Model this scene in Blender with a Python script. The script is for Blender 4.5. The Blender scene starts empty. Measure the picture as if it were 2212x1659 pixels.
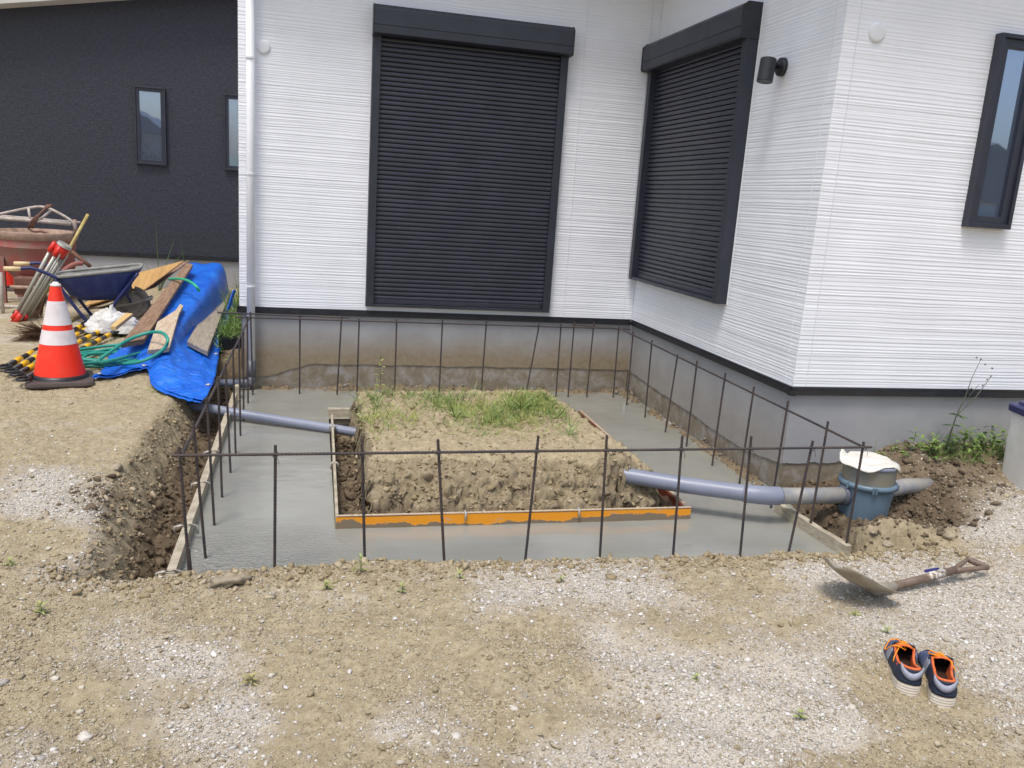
import bpy, math, random
import numpy as np
from mathutils import Vector, Matrix
R = math.radians
rng = np.random.default_rng(7); random.seed(7)
sc = bpy.context.scene
# ------------------------------------------------------------------ camera
CP = np.array([-2.73385, -6.79222, 0.95510]); FL = 1783.3
FW = np.array([0.23516260, 0.94748014, -0.21674854]); RT = np.array([0.97186111, -0.22610152, 0.06606126]); UP = np.array([-0.01358456, 0.22618461, 0.97398972])
cd = bpy.data.cameras.new('camera'); cam = bpy.data.objects.new('camera', cd); sc.collection.objects.link(cam)
cam.matrix_world = Matrix(((RT[0], UP[0], -FW[0], CP[0]), (RT[1], UP[1], -FW[1], CP[1]), (RT[2], UP[2], -FW[2], CP[2]), (0, 0, 0, 1)))
cd.sensor_width = 36; cd.lens = 36 * FL / 2212; cd.clip_end = 1000; cd.clip_start = 0.05
sc.camera = cam
# ------------------------------------------------------------------ light
SUN_EL, SUN_AZ = R(67), R(216)      # azimuth measured from +y clockwise
w = bpy.data.worlds.new('World'); sc.world = w; w.use_nodes = True
nt = w.node_tree; nt.nodes.clear()
sky = nt.nodes.new('ShaderNodeTexSky'); sky.sky_type = 'NISHITA'; sky.sun_disc = False
sky.sun_elevation = SUN_EL; sky.sun_rotation = SUN_AZ; sky.dust_density = 3.5; sky.air_density = 1.2; sky.ozone_density = 1.0
hs = nt.nodes.new('ShaderNodeHueSaturation'); hs.inputs['Saturation'].default_value = 0.85
bg = nt.nodes.new('ShaderNodeBackground'); bg.inputs['Strength'].default_value = 0.14
wo = nt.nodes.new('ShaderNodeOutputWorld')
nt.links.new(sky.outputs[0], hs.inputs['Color']); nt.links.new(hs.outputs[0], bg.inputs[0]); nt.links.new(bg.outputs[0], wo.inputs[0])
sd = bpy.data.lights.new('sun', 'SUN'); sd.energy = 1.6; sd.angle = R(15); sd.color = (1, .965, .91)
sun = bpy.data.objects.new('sun', sd); sc.collection.objects.link(sun)
dv = Vector((math.sin(SUN_AZ) * math.cos(SUN_EL), math.cos(SUN_AZ) * math.cos(SUN_EL), math.sin(SUN_EL)))
sun.rotation_euler = dv.to_track_quat('Z', 'Y').to_euler()
sc.view_settings.view_transform = 'Standard'; sc.view_settings.look = 'None'; sc.view_settings.gamma = 1
sc.view_settings.exposure = 0.43
# ------------------------------------------------------------------ helpers
def H(px, py, ax, v):
    """point of the site seen at a place of the 2212 px wide survey photo, on the plane axis=v"""
    d = FW * FL + RT * (px - 1106) - UP * (py - 829.5)
    return CP + d * ((v - CP[ax]) / d[ax])
def proj(P):
    d = P - CP; z = d @ FW; z = np.where(z < .05, .05, z)
    return 1106 + FL * (d @ RT) / z, 829.5 - FL * (d @ UP) / z
TAB = rng.random((256, 256))
def vn(x, y):
    xi = np.floor(x).astype(int); yi = np.floor(y).astype(int); fx = x - xi; fy = y - yi
    fx = fx * fx * (3 - 2 * fx); fy = fy * fy * (3 - 2 * fy)
    a = TAB[xi & 255, yi & 255]; b = TAB[(xi + 1) & 255, yi & 255]; c = TAB[xi & 255, (yi + 1) & 255]; d = TAB[(xi + 1) & 255, (yi + 1) & 255]
    return (a + (b - a) * fx) * (1 - fy) + (c + (d - c) * fx) * fy - .5
def fbm(x, y, f, o=4, g=.5):
    s = 0; a = 1
    for i in range(o):
        s = s + a * vn(x * f + 17.3 * i + 5, y * f + 9.1 * i + 5); a *= g; f *= 2.03
    return s
def ss(a, b, x):
    t = np.clip((x - a) / (b - a), 0, 1); return t * t * (3 - 2 * t)
class MB:
    def __init__(s): s.v = []; s.f = []; s.M = None
    def add(s, vs, fs):
        o = len(s.v)
        s.v += [tuple(float(c) for c in p) for p in vs]
        s.f += [tuple(int(i) + o for i in f) for f in fs]
        return s
    def box(s, x0, x1, y0, y1, z0, z1):
        return s.add([(x0, y0, z0), (x1, y0, z0), (x1, y1, z0), (x0, y1, z0), (x0, y0, z1), (x1, y0, z1), (x1, y1, z1), (x0, y1, z1)],
                     [(0, 3, 2, 1), (4, 5, 6, 7), (0, 1, 5, 4), (1, 2, 6, 5), (2, 3, 7, 6), (3, 0, 4, 7)])
    def hexa(s, b, t):
        return s.add(list(b) + list(t), [(3, 2, 1, 0), (4, 5, 6, 7), (0, 1, 5, 4), (1, 2, 6, 5), (2, 3, 7, 6), (3, 0, 4, 7)])
    def tube(s, pts, r, n=8, cap=True, sq=None):
        P = [Vector([float(c) for c in p]) for p in pts]; m = len(P)
        rr = r if hasattr(r, '__len__') else [r] * m
        vs = []; ref = None
        for i in range(m):
            t = (P[min(i + 1, m - 1)] - P[max(i - 1, 0)]); t.normalize()
            if ref is None: ref = Vector((0, 0, 1)) if abs(t.z) < .9 else Vector((1, 0, 0))
            a = t.cross(ref); a.normalize(); b = t.cross(a); ref = -b if False else ref
            a2 = a; b2 = b
            for k in range(n):
                an = 2 * math.pi * k / n
                vs.append(P[i] + (a2 * math.cos(an) + b2 * math.sin(an) * (sq or 1)) * rr[i])
        fs = [(i * n + k, i * n + (k + 1) % n, (i + 1) * n + (k + 1) % n, (i + 1) * n + k) for i in range(m - 1) for k in range(n)]
        if cap: fs += [tuple(range(n - 1, -1, -1)), tuple(range((m - 1) * n, m * n))]
        return s.add(vs, fs)
    def lathe(s, prof, c=(0, 0, 0), n=28, sx=1, sy=1):
        vs = []; m = len(prof)
        for r, z in prof:
            for k in range(n):
                a = 2 * math.pi * k / n; vs.append((c[0] + sx * r * math.cos(a), c[1] + sy * r * math.sin(a), c[2] + z))
        fs = [(i * n + k, i * n + (k + 1) % n, (i + 1) * n + (k + 1) % n, (i + 1) * n + k) for i in range(m - 1) for k in range(n)]
        return s.add(vs, fs)
    def grid(s, A):
        A = np.asarray(A); n, m = A.shape[:2]
        ii = (np.arange(n - 1)[:, None] * m + np.arange(m - 1)[None]).ravel()
        return s.add(A.reshape(-1, 3), np.stack([ii, ii + 1, ii + m + 1, ii + m], 1))
    def xf(s, M):
        s.v = [tuple(M @ Vector(p)) for p in s.v]; return s
    def build(s, name, mat, parent=None, smooth=False, bevel=0, label=None):
        V = np.array(s.v, dtype=float)
        if parent is None: o0 = np.array([V[:, 0].mean(), V[:, 1].mean(), V[:, 2].min()])
        else:
            o0 = np.array(ORG[parent.name])
        me = bpy.data.meshes.new(name); me.from_pydata((V - o0).tolist(), [], s.f)
        if smooth: me.polygons.foreach_set('use_smooth', [True] * len(me.polygons))
        me.materials.append(mat); me.update()
        ob = bpy.data.objects.new(name, me); sc.collection.objects.link(ob)
        ORG[ob.name] = tuple(o0)
        if parent is not None: ob.parent = parent
        else: ob.location = o0
        if bevel:
            b = ob.modifiers.new('bevel', 'BEVEL'); b.width = bevel; b.segments = 2; b.limit_method = 'ANGLE'; b.angle_limit = R(40)
        if label: ob['label'] = label
        return ob
ORG = {}
def tag(o, label, cat, group=None):
    o['label'] = label; o['category'] = cat
    if group: o['group'] = group
    return o
def empty(name, loc, label, cat, group=None):
    o = bpy.data.objects.new(name, None); sc.collection.objects.link(o); o.location = [float(c) for c in loc]; ORG[o.name] = tuple(float(c) for c in loc)
    o.empty_display_size = .1
    return tag(o, label, cat, group)
def fastmesh(name, V, F, mat, smooth=False):
    me = bpy.data.meshes.new(name); k = F.shape[1]
    me.vertices.add(len(V)); me.vertices.foreach_set('co', V.astype(np.float32).ravel())
    me.loops.add(F.size); me.loops.foreach_set('vertex_index', F.astype(np.int32).ravel())
    me.polygons.add(len(F)); me.polygons.foreach_set('loop_start', np.arange(len(F), dtype=np.int32) * k)
    me.polygons.foreach_set('loop_total', np.full(len(F), k, dtype=np.int32))
    if smooth: me.polygons.foreach_set('use_smooth', np.ones(len(F), dtype=bool))
    me.update(calc_edges=True); me.validate(); me.materials.append(mat)
    ob = bpy.data.objects.new(name, me); sc.collection.objects.link(ob); return ob
# ------------------------------------------------------------------ materials
def srgb(r, g, b):
    f = lambda c: (c / 255 / 12.92) if c / 255 <= .04045 else ((c / 255 + .055) / 1.055) ** 2.4
    return (f(r), f(g), f(b), 1)
def newmat(name):
    m = bpy.data.materials.new(name); m.use_nodes = True; t = m.node_tree
    return m, t, t.nodes['Principled BSDF']
def nd(t, typ, **kw):
    n = t.nodes.new(typ)
    for k, v in kw.items():
        if k.startswith('i_'):
            key = k[2:]; key = int(key) if key.isdigit() else key
            n.inputs[key].default_value = v
        else: setattr(n, k, v)
    return n
def ramp(t, src, stops):
    n = t.nodes.new('ShaderNodeValToRGB'); e = n.color_ramp.elements
    while len(e) < len(stops): e.new(.5)
    for el, (p, c) in zip(e, stops): el.position = p; el.color = c if len(c) == 4 else (*c, 1)
    t.links.new(src, n.inputs[0]); return n.outputs[0]
def mixc(t, f, a, b):
    n = t.nodes.new('ShaderNodeMix'); n.data_type = 'RGBA'
    for s, i in ((f, 0), (a, 6), (b, 7)):
        if hasattr(s, 'links') or hasattr(s, 'is_linked'): t.links.new(s, n.inputs[i])
        else: n.inputs[i].default_value = s
    return n.outputs[2]
def mth(t, op, a, b=None):
    n = t.nodes.new('ShaderNodeMath'); n.operation = op
    for s, i in ((a, 0), (b, 1)):
        if s is None: continue
        if hasattr(s, 'is_linked'): t.links.new(s, n.inputs[i])
        else: n.inputs[i].default_value = s
    return n.outputs[0]
def noise(t, scale, detail=5, rough=.6, sc3=None, coord='Object', dist=0):
    tc = t.nodes.new('ShaderNodeTexCoord'); src = tc.outputs[coord]
    if sc3:
        mp = t.nodes.new('ShaderNodeMapping'); mp.inputs['Scale'].default_value = sc3; t.links.new(src, mp.inputs[0]); src = mp.outputs[0]
    n = nd(t, 'ShaderNodeTexNoise', i_Scale=scale, i_Detail=detail, i_Roughness=rough, i_Distortion=dist); t.links.new(src, n.inputs['Vector'])
    return n.outputs['Fac']
def bump(t, b, h, st, d=.01, nrm=None):
    n = nd(t, 'ShaderNodeBump', i_Strength=st, i_Distance=d); t.links.new(h, n.inputs['Height'])
    if nrm: t.links.new(nrm, n.inputs['Normal'])
    t.links.new(n.outputs[0], b.inputs['Normal']); return n.outputs[0]
def mat(name, c1, c2=None, rough=.6, scale=20, metal=0, bmp=0, bd=.003, sc3=None, bscale=None, spec=.5, lo=.35, hi=.65, detail=5):
    m, t, b = newmat(name); b.inputs['Roughness'].default_value = rough; b.inputs['Metallic'].default_value = metal
    b.inputs['Specular IOR Level'].default_value = spec
    c1 = srgb(*c1)
    if c2:
        f = noise(t, scale, detail, .6, sc3); t.links.new(ramp(t, f, [(lo, c1), (hi, srgb(*c2))]), b.inputs['Base Color'])
        rr = ramp(t, f, [(0.3, (rough * .8,) * 3), (.7, (min(1, rough * 1.2),) * 3)]); t.links.new(rr, b.inputs['Roughness'])
    else: b.inputs['Base Color'].default_value = c1
    if bmp: bump(t, b, noise(t, bscale or scale * 3, 4, .6, sc3), bmp, bd)
    return m
M = {}
M['siding'] = mat('white_siding', (229, 231, 237), (235, 237, 243), .5, 3, bmp=.15, bd=.002, bscale=60)
M['seal'] = mat('white_sealant', (222, 224, 228), None, .5)
M['charcoal'] = mat('charcoal_metal', (40, 43, 54), (47, 50, 62), .42, 6, bmp=.05, bscale=300, bd=.001)
M['shutter'] = mat('shutter_metal', (44, 46, 58), (50, 52, 65), .36, 5, bmp=.05, bscale=300, bd=.001)
M['flash'] = mat('flashing', (30, 31, 37), (42, 43, 49), .4, 20)
M['black'] = mat('black_plastic', (28, 29, 32), (40, 41, 45), .5, 30)
M['blackmetal'] = mat('black_metal', (32, 33, 37), (38, 39, 43), .42, 30, bmp=.1, bscale=600, bd=.0005)
M['roofm'] = mat('roof_metal', (60, 60, 66), (70, 70, 76), .5, 4)
M['soffit'] = mat('soffit_board', (190, 188, 182), (200, 198, 192), .8, 4)
M['pipewhite'] = mat('white_pvc', (226, 228, 234), (232, 234, 239), .6, 5)
M['pipegrey'] = mat('grey_pvc', (120, 126, 143), (133, 138, 154), .38, 4)
M['pipedirty'] = mat('dirty_grey_pvc', (150, 146, 138), (128, 132, 142), .6, 14, lo=.42, hi=.66)
M['elbow'] = mat('dark_grey_pvc', (84, 88, 100), (96, 100, 110), .5, 8)
M['board'] = mat('pale_form_board', (186, 176, 156), (150, 140, 120), .8, 18, bmp=.4, sc3=(1, 1, 4), bd=.002)
M['plank'] = mat('grey_brown_plank', (150, 122, 98), (118, 92, 72), .8, 9, bmp=.4, sc3=(6, .6, 6), bd=.002)
M['plankgrey'] = mat('weathered_plank', (160, 150, 136), (132, 122, 108), .85, 9, bmp=.4, sc3=(6, .6, 6), bd=.002)
M['plankpale'] = mat('pale_plank', (196, 180, 158), (168, 146, 122), .8, 9, bmp=.4, sc3=(6, .6, 6), bd=.002)
M['ply'] = mat('plywood', (190, 152, 96), (166, 128, 78), .65, 5, bmp=.1, sc3=(4, .5, 1))
M['freshwood'] = mat('fresh_wood', (206, 176, 120), (190, 158, 104), .7, 12, sc3=(5, .5, 1))
M['bamboo'] = mat('bamboo', (186, 166, 100), (160, 140, 84), .5, 20)
M['twig'] = mat('dry_twig', (128, 98, 74), (92, 70, 52), .8, 40)
M['cone'] = mat('cone_red', (243, 50, 22), (226, 74, 50), .38, 9, lo=.55, hi=.8)
M['conewhite'] = mat('cone_reflective_white', (226, 218, 220), (204, 194, 194), .35, 10, lo=.5, hi=.8)
M['conecap'] = mat('cone_cap', (230, 228, 224), None, .4)
M['rubber'] = mat('dusty_rubber', (66, 58, 56), (84, 74, 70), .75, 14, bmp=.2)
M['yellow'] = mat('yellow_band', (236, 180, 10), None, .4)
M['barblack'] = mat('black_band', (34, 34, 38), None, .4)
M['hose'] = mat('teal_hose', (34, 138, 122), (50, 150, 134), .4, 8)
M['hosegreen'] = mat('light_green_hose', (52, 176, 130), None, .4)
M['bluesteel'] = mat('blue_steel', (32, 40, 92), (46, 54, 100), .5, 30, lo=.5, hi=.7)
M['tray'] = mat('blue_tray', (28, 44, 98), (62, 74, 112), .5, 14, lo=.5, hi=.8)
M['cementrim'] = mat('cement_crust', (150, 150, 146), (126, 126, 122), .85, 12, bmp=.4)
M['grip'] = mat('cream_grip', (214, 190, 146), None, .5)
M['tyre'] = mat('muddy_tyre', (128, 120, 104), (98, 92, 82), .85, 12, bmp=.3)
M['rimsteel'] = mat('muddy_rim', (146, 138, 122), (110, 104, 94), .7, 12)
M['bucket'] = mat('faded_red_bucket', (150, 84, 78), (136, 112, 100), .8, 7, bmp=.4, lo=.45, hi=.7)
M['bucketrim'] = mat('crusted_bucket_rim', (168, 142, 124), (140, 118, 104), .85, 18, bmp=.6)
M['framewhite'] = mat('chalky_steel_frame', (190, 180, 172), (160, 148, 138), .7, 14)
M['rust'] = mat('rusty_steel', (92, 62, 54), (120, 84, 68), .8, 30)
M['alu'] = mat('aluminium_leg', (176, 174, 164), (164, 162, 152), .4, 6, metal=.3)
M['redplastic'] = mat('red_tripod_plastic', (220, 50, 34), (200, 44, 32), .4, 8)
M['sack'] = mat('white_sack', (218, 217, 214), (190, 187, 180), .8, 9, bmp=1.0, bscale=14, bd=.03)
M['sheet'] = mat('white_plastic_sheet', (222, 219, 209), (206, 203, 192), .5, 9)
M['chamber'] = mat('blue_grey_chamber', (96, 117, 133), (105, 125, 140), .42, 5)
M['chambermud'] = mat('muddy_riser', (140, 132, 112), (120, 122, 118), .6, 8)
M['binbody'] = mat('milky_bin', (222, 222, 220), (204, 202, 196), .45, 4)
M['binlid'] = mat('navy_lid', (36, 38, 82), (42, 44, 88), .4, 8)
M['steel'] = mat('shovel_steel', (150, 140, 122), (170, 164, 150), .5, 12, metal=.25, lo=.4, hi=.6)
M['oldwood'] = mat('old_wood_handle', (122, 104, 90), (96, 80, 68), .6, 14, sc3=(1, 8, 8), bmp=.2)
M['sticker'] = mat('worn_sticker', (214, 208, 200), (130, 112, 96), .5, 60, lo=.45, hi=.55)
M['bluetape'] = mat('blue_tape', (28, 28, 100), None, .5)
M['shoenavy'] = mat('navy_shoe', (30, 40, 58), (38, 48, 68), .7, 60, bmp=.2, bscale=300)
M['shoetoe'] = mat('slate_blue_toe', (70, 82, 116), (84, 94, 122), .7, 40, bmp=.2, bscale=300)
M['shoegrey'] = mat('grey_trim', (150, 152, 168), (136, 140, 152), .5, 60)
M['shoesole'] = mat('off_white_sole', (214, 206, 192), (196, 186, 172), .6, 40)
M['shoeorange'] = mat('orange_lining', (224, 112, 58), (210, 100, 50), .7, 60)
M['lace'] = mat('orange_lace', (240, 144, 20), None, .6)
M['insole'] = mat('dark_insole', (48, 26, 20), None, .9)
M['emblem'] = mat('red_emblem', (206, 66, 84), None, .6)
M['leaf'] = mat('leaf_green', (90, 116, 56), (120, 144, 70), .55, 14)
M['leafyel'] = mat('leaf_yellow_green', (136, 148, 74), (166, 174, 100), .55, 14)
M['leafdark'] = mat('leaf_dark_green', (62, 86, 52), (84, 108, 62), .55, 14)
M['leafdry'] = mat('leaf_dry', (150, 144, 92), (170, 158, 110), .7, 14)
M['stem'] = mat('grey_green_stem', (88, 92, 76), (70, 74, 62), .7, 30)
M['rock'] = mat('rock', (158, 146, 124), (132, 120, 100), .85, 30, bmp=.5, bd=.003)
M['rockwhite'] = mat('pale_rock', (206, 200, 190), (180, 172, 160), .85, 30, bmp=.5, bd=.003)
M['rebar'] = mat('rebar_steel', (62, 59, 64), (88, 76, 70), .6, 7, metal=.35)
M['wire'] = mat('tie_wire', (80, 76, 74), None, .5, metal=.5)
M['clip'] = mat('form_clip', (176, 172, 162), None, .5, metal=.3)
M['mortar'] = None
def glassmat():
    m, t, b = newmat('window_glass'); b.inputs['Base Color'].default_value = (.36, .44, .60, 1); b.inputs['Roughness'].default_value = .02; b.inputs['Metallic'].default_value = .85  # blue sky reflection is put into the pane's base tint
    b.inputs['IOR'].default_value = 1.6; bump(t, b, noise(t, 2.2, 2, .5), .12, .01); return m
M['glass'] = glassmat()
def darksiding():
    m, t, b = newmat('dark_weave_siding'); b.inputs['Roughness'].default_value = .55
    tc = t.nodes.new('ShaderNodeTexCoord')
    a = noise(t, 20, 3, .6, (1, 1, 3.6)); c = noise(t, 20, 3, .6, (3.8, 1, 1)); v = noise(t, 1.6, 3)
    h = mth(t, 'MINIMUM', a, c)
    col = ramp(t, h, [(.3, srgb(25, 27, 37)), (.42, srgb(39, 42, 54)), (.55, srgb(52, 55, 68))])
    t.links.new(mixc(t, mth(t, 'MULTIPLY', v, .35), col, srgb(46, 48, 58)), b.inputs['Base Color'])
    bump(t, b, h, .8, .011); return m
M['darksiding'] = darksiding()
def mortarmat(name, lower=False, stain=1.0):
    m, t, b = newmat(name); b.inputs['Roughness'].default_value = .85
    n1 = noise(t, 3.2, 5); n2 = noise(t, 26, 6, .7)
    if not lower:
        base = ramp(t, n1, [(.3, srgb(150, 151, 155)), (.7, srgb(164, 164, 166))])
        g = nd(t, 'ShaderNodeNewGeometry'); s = nd(t, 'ShaderNodeSeparateXYZ'); t.links.new(g.outputs['Position'], s.inputs[0])
        zz = mth(t, 'ADD', s.outputs[2], mth(t, 'MULTIPLY', n1, .16))
        f = ramp(t, mth(t, 'MULTIPLY', zz, -2.0), [(.14, (0, 0, 0)), (.62, (1, 1, 1))])
        f = mth(t, 'MULTIPLY', f, stain)
        col = mixc(t, f, base, ramp(t, n2, [(.3, srgb(128, 112, 88)), (.7, srgb(146, 132, 108))]))
    else:
        pl = ramp(t, noise(t, 9, 6, .7, dist=.6), [(.36, srgb(126, 115, 98)), (.5, srgb(142, 133, 118)), (.60, srgb(162, 158, 153))])
        col = mixc(t, mth(t, 'MULTIPLY', n2, .5), pl, srgb(122, 108, 88))
    t.links.new(col, b.inputs['Base Color']); bump(t, b, n2, .3 if not lower else .8, .004); return m
M['mortarA'] = mortarmat('stained_mortar', stain=.95); M['mortarB'] = mortarmat('mortar', stain=.45); M['mortarC'] = mortarmat('clean_mortar', stain=.08)
M['lower'] = mortarmat('exposed_footing', True)
ZC = -.66
def concretemat():
    m, t, b = newmat('wet_concrete')
    n1 = noise(t, 1.6, 5, .55); n2 = noise(t, 7, 4, .6)
    t.links.new(ramp(t, n1, [(.3, srgb(134, 134, 127)), (.7, srgb(146, 146, 138))]), b.inputs['Base Color'])
    t.links.new(ramp(t, n2, [(.3, (.07, .07, .07)), (.7, (.15, .15, .15))]), b.inputs['Roughness'])
    b.inputs['Specular IOR Level'].default_value = .6
    a = bump(t, b, noise(t, 4, 2, .5, (1, 2.6, 1)), .18, .02); a = bump(t, b, noise(t, 26, 2, .5, (1, 2.6, 1)), .22, .004, a)
    g = nd(t, 'ShaderNodeNewGeometry'); vd = nd(t, 'ShaderNodeVectorMath', operation='DISTANCE'); t.links.new(g.outputs['Position'], vd.inputs[0]); vd.inputs[1].default_value = (-3.05, -3.5, ZC)
    k = ramp(t, vd.outputs['Value'], [(.1, (1, 1, 1)), (.75, (0, 0, 0))])
    bump(t, b, mth(t, 'MULTIPLY', noise(t, 30, 2, .6, (1, 2.4, 1), dist=.7), k), .9, .022, a); return m
M['concrete'] = concretemat()
def tarpmat():
    m, t, b = newmat('blue_tarp'); b.inputs['Roughness'].default_value = .33
    n = noise(t, 5, 5, .6)
    t.links.new(ramp(t, n, [(.3, srgb(4, 88, 204)), (.62, srgb(20, 112, 224)), (.85, srgb(84, 154, 232))]), b.inputs['Base Color'])
    a = bump(t, b, noise(t, 9, 5, .6, (1, 2.2, 1), dist=.8), .85, .04); bump(t, b, noise(t, 60, 2, .5), .12, .004, a); return m
M['tarp'] = tarpmat()
def paintboard(name, c1, c2, c3):
    m, t, b = newmat(name); b.inputs['Roughness'].default_value = .55
    g = nd(t, 'ShaderNodeNewGeometry'); s = nd(t, 'ShaderNodeSeparateXYZ'); t.links.new(g.outputs['Position'], s.inputs[0])
    z = mth(t, 'MULTIPLY', mth(t, 'ADD', s.outputs[2], .66), 13.0)
    k = mth(t, 'SUBTRACT', z, mth(t, 'MULTIPLY', mth(t, 'SUBTRACT', noise(t, 3.0, 5, .65), .39), 2.2))
    f = ramp(t, k, [(.0, (1, 1, 1)), (.06, (0, 0, 0))]); f2 = ramp(t, noise(t, 11, 5, .7, (1, 1, 3)), [(.56, (0, 0, 0)), (.62, (1, 1, 1))])
    col = mixc(t, f2, srgb(*c1), srgb(*c2)); t.links.new(mixc(t, f, col, srgb(*c3)), b.inputs['Base Color'])
    bump(t, b, f, .3, .002); return m
M['orangeboard'] = paintboard('orange_coated_board', (232, 152, 30), (214, 158, 100), (128, 114, 94))
M['redboard'] = paintboard('red_brown_board', (108, 48, 34), (128, 70, 54), (146, 126, 108))
# stones: colour per stone
def stonemat(name, cols):
    m, t, b = newmat(name); b.inputs['Roughness'].default_value = .88; b.inputs['Specular IOR Level'].default_value = .25
    g = nd(t, 'ShaderNodeNewGeometry')
    r = ramp(t, g.outputs['Random Per Island'], [(i / (len(cols) - 1), srgb(*c)) for i, c in enumerate(cols)])
    t.links.new(r, b.inputs['Base Color']); return m
M['gravel'] = stonemat('pale_crushed_stone', [(150, 145, 137), (192, 188, 181), (208, 204, 198), (178, 173, 165), (228, 225, 220), (166, 158, 145)])
M['clods'] = stonemat('tan_clods', [(138, 124, 100), (158, 145, 119), (178, 166, 143), (150, 138, 113), (202, 195, 181)])
M['lumps'] = stonemat('soil_lumps', [(132, 116, 90), (150, 135, 107), (164, 149, 121), (142, 127, 99), (156, 141, 113), (176, 164, 140)])
M['grit'] = stonemat('mixed_grit', [(132, 117, 92), (170, 155, 128), (188, 175, 149), (156, 142, 115), (214, 207, 194), (150, 136, 110), (200, 190, 169)])
M['darkclods'] = stonemat('damp_clods', [(82, 70, 56), (102, 89, 72), (118, 104, 86), (92, 80, 64)])
M['greychips'] = stonemat('grey_mortar_chips', [(128, 118, 102), (150, 146, 140), (172, 170, 166), (118, 104, 84), (104, 92, 74), (132, 116, 92)])
def groundmat():
    m, t, b = newmat('site_soil'); b.inputs['Roughness'].default_value = .92; b.inputs['Specular IOR Level'].default_value = .2
    at = nd(t, 'ShaderNodeAttribute', attribute_name='soil'); s = nd(t, 'ShaderNodeSeparateColor'); t.links.new(at.outputs['Color'], s.inputs[0])
    n1 = noise(t, 1.3, 6, .6); n2 = noise(t, 28, 7, .75); n3 = noise(t, 160, 4, .7)
    tan = ramp(t, n2, [(.30, srgb(128, 114, 90)), (.5, srgb(163, 149, 121)), (.70, srgb(192, 180, 153))])
    tan = mixc(t, mth(t, 'MULTIPLY', n1, .5), tan, srgb(172, 158, 130))
    dark = ramp(t, n2, [(.3, srgb(78, 66, 53)), (.7, srgb(116, 101, 82))])
    grav = ramp(t, n3, [(.33, srgb(132, 121, 104)), (.45, srgb(182, 174, 162)), (.6, srgb(212, 207, 200))])
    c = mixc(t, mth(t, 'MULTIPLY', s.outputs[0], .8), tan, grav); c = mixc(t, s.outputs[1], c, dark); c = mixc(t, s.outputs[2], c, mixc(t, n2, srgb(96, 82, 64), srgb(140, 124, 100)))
    t.links.new(c, b.inputs['Base Color'])
    a = bump(t, b, n2, .6, .012); bump(t, b, n3, .7, .006, a); return m
M['ground'] = groundmat()

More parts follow.
